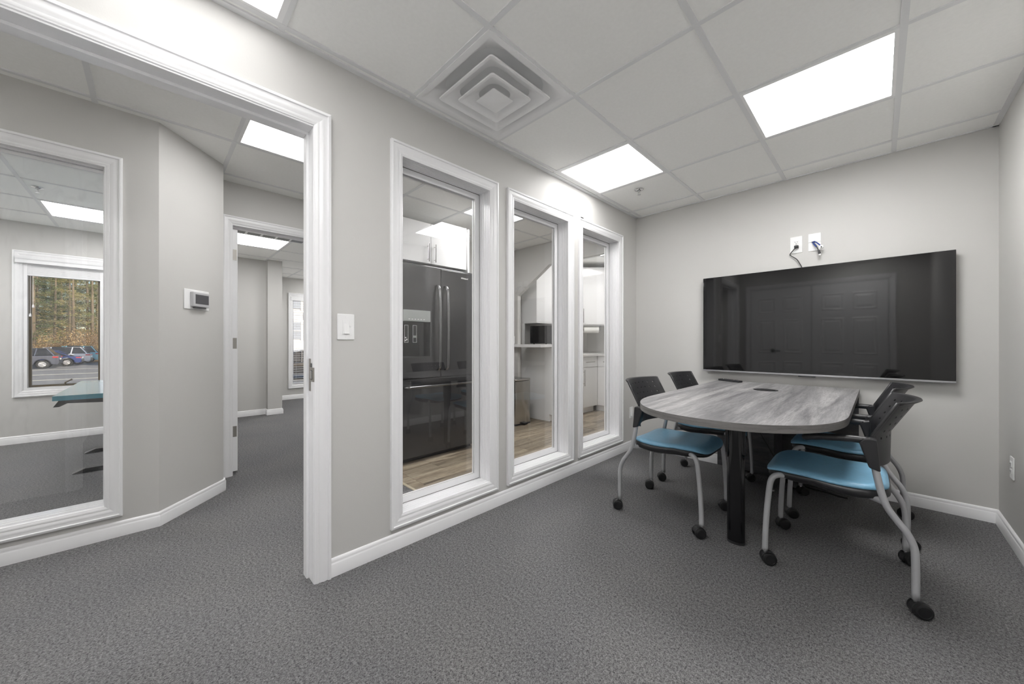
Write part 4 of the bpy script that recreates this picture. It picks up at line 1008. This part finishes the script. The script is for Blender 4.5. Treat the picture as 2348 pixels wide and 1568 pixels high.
# pedal bin
tb_ = thing('pedal_bin', 'brushed steel pedal bin on the kitchen floor', 'bin', (-3.53, 3.54, 0.006))
ZF = 0.006
def rrect(x0, x1, y0, y1, r, n=5):
    o = []
    for cx_, cy_, a0 in ((x1 - r, y1 - r, 0), (x0 + r, y1 - r, PI / 2), (x0 + r, y0 + r, PI), (x1 - r, y0 + r, 1.5 * PI)):
        for k in range(n): a = a0 + PI / 2 * k / (n - 1); o.append((cx_ + r * math.cos(a), cy_ + r * math.sin(a)))
    return o
MB().prism(rrect(-3.742, -3.345, 3.385, 3.685, 0.03), 2, ZF + 0.02, 0.585).build('body', 'brushed_steel', tb_, auto=True)
MB().prism(rrect(-3.744, -3.343, 3.383, 3.687, 0.03), 2, ZF, ZF + 0.02).build('base_ring', 'black_plastic', tb_, auto=True)
MB().prism(rrect(-3.744, -3.341, 3.381, 3.689, 0.035), 2, 0.588, 0.618).build('lid', 'brushed_steel', tb_, bevel=0.012, seg=3, auto=True)
MB().box(-3.345, -3.300, 3.50, 3.58, ZF + 0.006, ZF + 0.030).build('pedal', 'black_plastic', tb_, bevel=0.006)

# ------------------------------------------------------------------ side office
vb = thing('window_blind', 'raised white slat blind with valance at the office window', 'blind', (-6.6, -0.7, 2.0))
MB().prism([(-6.578, 2.045), (-6.545, 2.045), (-6.548, 2.020), (-6.556, 2.005), (-6.556, 1.972), (-6.578, 1.972)], 1, -1.05, -0.37).build('valance', 'trim', vb)
for k in range(9):
    MB().box(-6.65, -6.605, -0.985, -0.435, 1.862 + k * 0.0105, 1.8712 + k * 0.0105).build('slat', 'trim', vb)
MB().box(-6.655, -6.60, -0.987, -0.433, 1.957, 2.02).build('head_rail', 'trim', vb)
MB().box(-6.652, -6.603, -0.987, -0.433, 1.842, 1.860).build('bottom_rail', 'trim', vb, bevel=0.003)
for y, z in ((-0.955, 1.42), (-0.935, 1.52)):
    c = MB().cyl((-6.60, y, 1.97), (-6.60, y, z), 0.0015, n=6).build('cord', 'trim', vb)
    MB().lathe([(0.003, z + 0.005), (0.008, z - 0.01), (0.009, z - 0.03), (0.0, z - 0.032)], (-6.60, y, 0), 10).build('tassel', 'trim', c, auto=True)

dk = thing('standing_desk', 'teal topped desk on black legs in the side office', 'desk', (-5.1, -0.15, 0))
DZ = 0.700
side_material(MB().box(-5.86, -4.31, -0.525, 0.20, DZ - 0.036, DZ).build('desktop', 'desk_top_glare', dk), 'desk_edge')
MB().prism([(-0.53, DZ - 0.090), (-0.50, DZ - 0.090), (-0.46, DZ - 0.066), (0.15, DZ - 0.10), (0.15, DZ - 0.037), (-0.50, DZ - 0.037)], 0, -4.42, -4.38).build('end_bracket', 'black_plastic', dk)
MB().prism([(-0.53, DZ - 0.090), (-0.50, DZ - 0.090), (-0.46, DZ - 0.066), (0.15, DZ - 0.10), (0.15, DZ - 0.037), (-0.50, DZ - 0.037)], 0, -5.80, -5.76).build('end_bracket', 'black_plastic', dk)
MB().box(-5.76, -4.42, -0.22, -0.10, DZ - 0.09, DZ - 0.037).build('cross_beam', 'black_plastic', dk)
for x in (-4.75, -5.55):
    MB().prism([(-0.475, 0.004), (-0.40, 0.038), (0.12, 0.045), (0.17, 0.004)], 0, x - 0.04, x + 0.04).build('foot', 'black_gloss', dk)
    MB().box(x - 0.035, x + 0.035, -0.21, -0.11, 0.04, DZ - 0.09).build('leg_column', 'black_plastic', dk, bevel=0.004)

# ------------------------------------------------------------------ corridor
sl = thing('slot_vent', 'row of dark slot vents beside the corridor ceiling light', 'vent', (-5.06, 1.0, HC2))
MB().box(-5.150, -5.02, 0.60, 1.80, HC2 - 0.004, HC2 + 0.003).build('vent_frame', 'white_enamel', sl)
for k in range(8): MB().box(-5.135, -5.04, 0.63 + k * 0.147, 0.63 + k * 0.147 + 0.125, HC2 - 0.0048, HC2 - 0.0035).build('slot', 'screen_grey', sl)
b6 = thing('window_blind', 'lowered white slat blind at the far corridor window', 'blind', (-8.09, 2.3, 2.0))
MB().box(-8.10, -8.03, i6[0] - 0.02, i6[1] + 0.02, 1.925, 2.0).build('head_rail', 'trim', b6, bevel=0.004)
sm = MB().box(-0.022, 0.022, i6[0] + 0.03 - 2.3, i6[1] - 0.03 - 2.3, -0.001, 0.001).mesh('slat', 'trim')
for k in range(36):
    inst(sm, 'slat', b6, (0, 0, 1.915 - 2.0 - k * 0.0445))
MB().box(-8.11, -8.07, i6[0] + 0.03, i6[1] - 0.03, 0.30, 0.315).build('bottom_rail', 'trim', b6)
MB().box(-8.09, -8.088, 2.02, 2.023, 0.31, 1.93).build('ladder_cord', 'trim', b6)
# ------------------------------------------------------------------ outside: car park, cars, wood, white building
GZ = -1.0
mat('asphalt', srgb(128, 128, 128), 0.9, var=0.18, vscale=1.2, bump=0.2, bscale=30)
mat('leaf_litter', srgb(150, 122, 84), 0.95, var=0.3, vscale=2.0)
mat('line_paint', srgb(186, 184, 174), 0.8, var=0.15, vscale=6)
mat('bark', srgb(126, 112, 92), 0.9, var=0.3, vscale=6, stretch=(1, 1, 0.2))
for k, c in enumerate(((84, 100, 58), (110, 118, 66), (156, 146, 88), (64, 86, 58))): mat('needles_%d' % k, srgb(*c), 0.8, var=0.35, vscale=1.2)
for k, c in enumerate(((176, 146, 100), (150, 120, 80), (196, 168, 122))): mat('brush_%d' % k, srgb(*c), 0.9, var=0.3, vscale=2)
tag(MB().box(-60, -9, -60, 60, GZ - 0.3, GZ).build('ground', 'asphalt'), 'grey asphalt car park outside', None, None, 'structure')
tag(MB().box(-120, -60, -80, 80, GZ - 0.3, GZ + 0.05).build('ground_wood', 'leaf_litter'), 'leaf covered ground below the trees', None, None, 'structure')
for k, (x, wd) in enumerate(((-38.5, 0.25), (-33.0, 0.22), (-45.3, 0.12))):
    tag(MB().box(x - wd, x + wd, -25, 1, GZ, GZ + 0.01).build('road_marking', 'line_paint'), ('pale worn line across the asphalt, middle one', 'pale worn line across the asphalt, nearest the window', 'pale thin line beside the parked cars')[k], 'road marking')

def make_car(label, paint, loc, rz, H=1.68, Lg=4.6, W=1.86, style='suv', group='cars parked outside'):
    t = thing('parked_car', label, 'car', (0, 0, 0), group)
    mat('paint_' + label[:12], srgb(*paint), 0.25, metal=0.2, coat=0.8)
    pm = 'paint_' + label[:12]; hl = Lg / 2; r = 0.35
    fxw, rxw = -hl + 0.90, hl - 0.86          # wheel centres (front at -x, rear at +x)
    belt = 0.62 * H
    def arch(cx): return [(cx - 0.43 * math.cos(a), 0.33 + 0.43 * math.sin(a)) for a in [PI * k / 8 for k in range(9)]]
    low = [(-hl, 0.42), (-hl + 0.10, 0.24)] + arch(fxw) + arch(rxw) + [(hl - 0.08, 0.28), (hl, 0.45), (hl - 0.02, belt * 0.80), (hl - 0.12, belt), (-hl + 1.25, belt * 0.985), (-hl + 0.55, belt * 0.88), (-hl + 0.05, belt * 0.70)]
    body = MB().prism(low, 1, -W / 2, W / 2).build('body', pm, t, bevel=0.06, seg=3, auto=True)
    if style == 'sedan': gh = [(-hl + 1.25, belt), (-hl + 2.0, H - 0.04), (-hl + 2.5, H), (hl - 1.55, H - 0.02), (hl - 0.55, belt)]
    else: gh = [(-hl + 1.2, belt), (-hl + 1.85, H - 0.06), (-hl + 2.4, H), (hl - 0.65, H - 0.05), (hl - 0.14, belt)]
    # tapered glasshouse
    def house(scale_top, pts, inset=0.0):
        n = len(pts); vs = []
        for s in (-1, 1):
            for (x, z) in pts: vs.append((x, s * (W / 2 - 0.05 - 0.16 * (z - belt) / (H - belt) - inset), z))
        return MB().add(vs, [tuple(range(n)), tuple(range(n, 2 * n))[::-1]] + [(i, (i + 1) % n, n + (i + 1) % n, n + i) for i in range(n)])
    house(1, gh).build('glasshouse', 'black_gloss', t, bevel=0.03)
    n = len(gh); top = [p for p in gh if p[1] > H - 0.1]
    MB().add([(x, s * (W / 2 - 0.20), z + dz) for s in (-1, 1) for dz in (-0.05, 0.015) for (x, z) in top],
             (lambda m_: [tuple(m_ + i for i in range(m_)), tuple(3 * m_ + i for i in range(m_))[::-1]] + [(a + i, a + i + 1, b + i + 1, b + i) for a, b in ((0, m_), (2 * m_, 3 * m_), (m_, 3 * m_), (0, 2 * m_)) for i in range(m_ - 1)] + [(0, m_, 3 * m_, 2 * m_), (m_ - 1, 2 * m_ - 1, 4 * m_ - 1, 3 * m_ - 1)])(len(top))).build('roof', pm, t)
    # pillars and window bands on each side
    for s in (-1, 1):
        for (xa, za, xb, zb) in ((gh[0][0], belt, top[0][0], top[0][1]), (-0.15, belt, -0.10, H - 0.02), (hl - 1.25, belt, hl - (1.15 if style != 'sedan' else 1.55), H - 0.04), (gh[-1][0] - 0.12, belt, top[-1][0] - 0.02, top[-1][1])):
            ya, yb = s * (W / 2 - 0.04), s * (W / 2 - 0.19)
            MB().tube([(xa, ya, za), (xb, yb, zb)], 0.045, 6).build('pillar', pm, t)
        MB().box(hl - 0.34, hl - 0.03, s * (W / 2 - 0.02) - 0.03, s * (W / 2 - 0.02) + 0.015, belt * 0.82, belt * 0.93).build('tail_light', 'tail_red', t, bevel=0.015)
        MB().box(-hl + 0.06, -hl + 0.5, s * (W / 2 - 0.02) - 0.02, s * (W / 2 - 0.02) + 0.02, belt * 0.66, belt * 0.78).build('head_light', 'chrome', t, bevel=0.015)
        for cx in (fxw, rxw):
            y0 = s * (W / 2 - 0.24); y1 = s * (W / 2 - 0.01)
            wv = MB().lathe([(0.21, y0), (0.33, y0), (0.352, y0 + s * 0.03), (0.352, y1 - s * 0.03), (0.33, y1), (0.225, y1), (0.215, y1 - s * 0.03)], (cx, 0, 0.352), 24, 'y').build('wheel', 'black_rubber', t, auto=True)
            rim = MB().lathe([(0.225, y1 - s * 0.004), (0.205, y1 - s * 0.004), (0.20, y1 - s * 0.02), (0.225, y1 - s * 0.02)], (cx, 0, 0.352), 24, 'y')
            for k in range(10):
                a = 2 * PI * k / 10
                rim.tube([(cx + 0.04 * math.cos(a), y1 - s * 0.008, 0.352 + 0.04 * math.sin(a)), (cx + 0.21 * math.cos(a), y1 - s * 0.008, 0.352 + 0.21 * math.sin(a))], [0.022, 0.016], 6)
            rim.lathe([(0.055, y1 - s * 0.02), (0.055, y1 - s * 0.002), (0.0, y1)], (cx, 0, 0.352), 12, 'y').build('rim', 'alloy', wv)
    MB().box(hl - 0.03, hl + 0.02, -W / 2 + 0.1, W / 2 - 0.1, 0.36, 0.62).build('rear_bumper', 'black_plastic', t, bevel=0.03)
    MB().box(hl - 0.02, hl + 0.012, -0.16, 0.16, 0.70, 0.82).build('number_plate', 'white_plastic', t)
    t.location = loc; t.rotation_euler = (0, 0, rz)
    return t
mat('tail_red', srgb(190, 40, 44), 0.3); mat('alloy', (0.6, 0.6, 0.62, 1), 0.3, metal=0.7)
RZ = PI / 2      # rear of each car towards +y
make_car('dark grey sport utility car parked nearest the office window', (84, 88, 102), (-48.6, -7.75, GZ), RZ, 1.70, 4.6, 1.86)
make_car('dark blue sedan parked between the grey and the white car', (44, 66, 128), (-52.0, -6.85, GZ), RZ, 1.42, 4.6, 1.80, 'sedan')
make_car('white sport utility car parked behind the blue sedan', (214, 218, 226), (-55.2, -6.60, GZ), RZ, 1.72, 4.7, 1.86)
make_car('light teal hatchback parked furthest from the office window', (118, 182, 202), (-58.6, -6.05, GZ), RZ, 1.80, 4.4, 1.84)

def tree_parts(tr, br, lf, x, y, h, rad, seed, lean=0.0, dense=1.0):
    r = random.Random(seed)
    tr.tube([(x, y, GZ), (x + lean * 0.4, y + lean * 0.3, GZ + h * 0.5), (x + lean, y + lean * 0.6, GZ + h)], [rad, rad * 0.75, rad * 0.2], 8)
    nb = int(h * 2.4 * dense)
    for k in range(nb):
        z = GZ + h * (0.16 + 0.82 * k / nb) + r.uniform(-.3, .3); fr_ = (z - GZ) / h
        ln = (0.45 + 2.2 * (1 - fr_)) * r.uniform(0.6, 1.25); a = r.uniform(0, 2 * PI)
        bx, by = x + lean * fr_, y + lean * 0.6 * fr_
        ex, ey = bx + ln * math.cos(a), by + ln * math.sin(a); dz = r.uniform(-0.25, 0.25)
        br.tube([(bx, by, z), (ex, ey, z + dz)], [0.03, 0.008], 4, caps=False)
        for q in range(int(125 * dense)):
            f = r.uniform(0.15, 1.12); sp = 0.45
            c = Vector((bx + (ex - bx) * f + r.gauss(0, sp * 0.6), by + (ey - by) * f + r.gauss(0, sp * 0.6), z + dz * f + r.gauss(0, 0.11)))
            d1 = Vector((r.gauss(0, 1), r.gauss(0, 1), r.gauss(0, 0.25))).normalized() * r.uniform(0.05, 0.14)
            d2 = Vector((r.gauss(0, 0.6), r.gauss(0, 0.6), r.gauss(0, 0.9))).normalized() * r.uniform(0.016, 0.042)
            lf.add([c - d1, c + d2, c + d1, c - d2], [(0, 1, 2, 3)])
rt = random.Random(11)
FRONT = (('pine tree at the left edge of the office window view', -65.0, -10.6, 12.5, 0.22, 3), ('dark pine tree above the grey car, left of the window middle', -63.5, -9.0, 13.0, 0.20, 0),
         ('slender pine tree in the middle of the office window view', -66.0, -7.9, 12.0, 0.13, 1), ('pale barked pine tree right of the window middle', -64.0, -6.3, 12.5, 0.15, 2), ('pine tree at the right edge of the office window view', -65.5, -5.0, 12.0, 0.17, 1))
for k, (lab, x, y, h, rad, nm) in enumerate(FRONT):
    t = thing('pine_tree', lab, 'tree', (x, y, GZ), 'nearest trees beyond the car park')
    tr, br, lf = MB(), MB(), MB()
    tree_parts(tr, br, lf, x, y, h, rad, 40 + k, rt.uniform(-0.4, 0.4), 0.8)
    tr.build('trunk', 'bark', t, smooth=True); br.build('branches', 'bark', t); lf.build('foliage', 'needles_%d' % nm, t)
wd_ = thing('woodland', 'dense pine wood behind the nearest trees', 'woodland', (-75, -8, GZ), None, 'stuff')
tr, br = MB(), MB(); lfs = [MB() for _ in range(4)]
cnt = 0
for row, (x, n, h0) in enumerate(((-68.5, 8, 13), (-73, 9, 14), (-78, 10, 16), (-84, 11, 18))):
    y0, y1 = x * 0.155 - 3.5, x * 0.065 + 3.5
    for k in range(n):
        y = y0 + (y1 - y0) * (k + rt.uniform(0.15, 0.85)) / n
        tree_parts(tr, br, lfs[rt.choice((0, 1, 1, 2, 2, 3))], x + rt.uniform(-1.5, 1.5), y, h0 * rt.uniform(0.85, 1.2), rt.uniform(0.10, 0.17), 100 + cnt, rt.uniform(-0.5, 0.5), 1.0 if row < 2 else 1.5); cnt += 1
tr.build('trunks', 'bark', wd_, smooth=True); br.build('branches', 'bark', wd_)
for k in range(4): lfs[k].build('foliage', 'needles_%d' % k, wd_)
bu = thing('brush', 'dry tan brush along the edge of the wood', 'brush', (-64, -7, GZ), None, 'stuff')
st = MB(); bls = [MB() for _ in range(3)]
for k in range(24):
    x = -62.0 - rt.uniform(0, 5); y = x * rt.uniform(0.05, 0.18); h = rt.uniform(1.2, 3.6); wd = rt.uniform(0.9, 1.6); r = random.Random(300 + k)
    for j in range(24):
        a = r.uniform(0, 2 * PI); rr = wd * r.uniform(0.2, 1); e = Vector((x + rr * math.cos(a), y + rr * math.sin(a), GZ + h * r.uniform(0.5, 1.1)))
        b0 = Vector((x + 0.3 * rr * math.cos(a), y + 0.3 * rr * math.sin(a), GZ + 0.05))
        st.tube([b0, (b0 + e) / 2 + Vector((r.gauss(0, .1), r.gauss(0, .1), .1)), e], [0.025, 0.015, 0.006], 4, caps=False)
        for q in range(44):
            c = b0 + (e - b0) * r.uniform(0.3, 1.05) + Vector((r.gauss(0, .22), r.gauss(0, .22), r.gauss(0, .18)))
            d1 = Vector((r.gauss(0, 1), r.gauss(0, 1), r.gauss(0, 1))).normalized() * r.uniform(0.04, 0.11); d2 = Vector((r.gauss(0, 1), r.gauss(0, 1), r.gauss(0, 1))).normalized() * r.uniform(0.02, 0.06)
            bls[k % 3].add([c - d1, c + d2, c + d1, c - d2], [(0, 1, 2, 3)])
st.build('stems', 'bark', bu)
for k in range(3): bls[k].build('dry_leaves', 'brush_%d' % k, bu)

# white building seen past the corridor blind
mat('siding', srgb(236, 236, 238), 0.6, var=0.02, vscale=4); mat('far_glass', srgb(168, 176, 190), 0.2); mat('sign_violet', srgb(92, 92, 120), 0.5)
bd = thing('white_building', 'white clapboard building with paired windows across the car park', 'building', (-42, 12, GZ))
MB().box(-50, -42, 2, 24, GZ, GZ + 9.5).build('wall', 'siding', bd)
for k in range(30): MB().box(-41.99, -41.96, 2, 24, GZ + 0.3 + k * 0.31, GZ + 0.32 + k * 0.31).build('clapboard', 'siding', bd)
for z in (1.9, 5.0):
    for k in range(8):
        y = 8.6 + k * 1.35
        wv = MB().box(-41.99, -41.93, y, y + 0.95, GZ + z + 0.6, GZ + z + 2.3).build('window', 'far_glass', bd)
        for bx in ((y - 0.1, y, z + 0.5, z + 2.4), (y + 0.95, y + 1.05, z + 0.5, z + 2.4), (y, y + 0.95, z + 1.4, z + 1.47)): MB().box(-41.95, -41.9, bx[0], bx[1], GZ + bx[2], GZ + bx[3]).build('frame', 'siding', wv)
sg = MB().box(-41.98, -41.85, 11.2, 14.2, GZ + 4.55, GZ + 5.25).build('sign_board', 'sign_violet', bd)
MB().prism([(11.3, GZ + 4.65), (11.9, GZ + 5.0), (12.6, GZ + 5.15), (12.1, GZ + 4.95), (11.6, GZ + 4.7)], 0, -41.85, -41.83).build('sign_mark', 'siding', sg)
make_car('black car parked outside the far corridor window', (40, 42, 48), (-24.0, 6.2, GZ), PI * 0.5, 1.62, 4.6, 1.84)
make_car('white car parked behind the black car by the white building', (220, 222, 226), (-28.5, 7.2, GZ), PI * 0.5, 1.6, 4.5, 1.84)
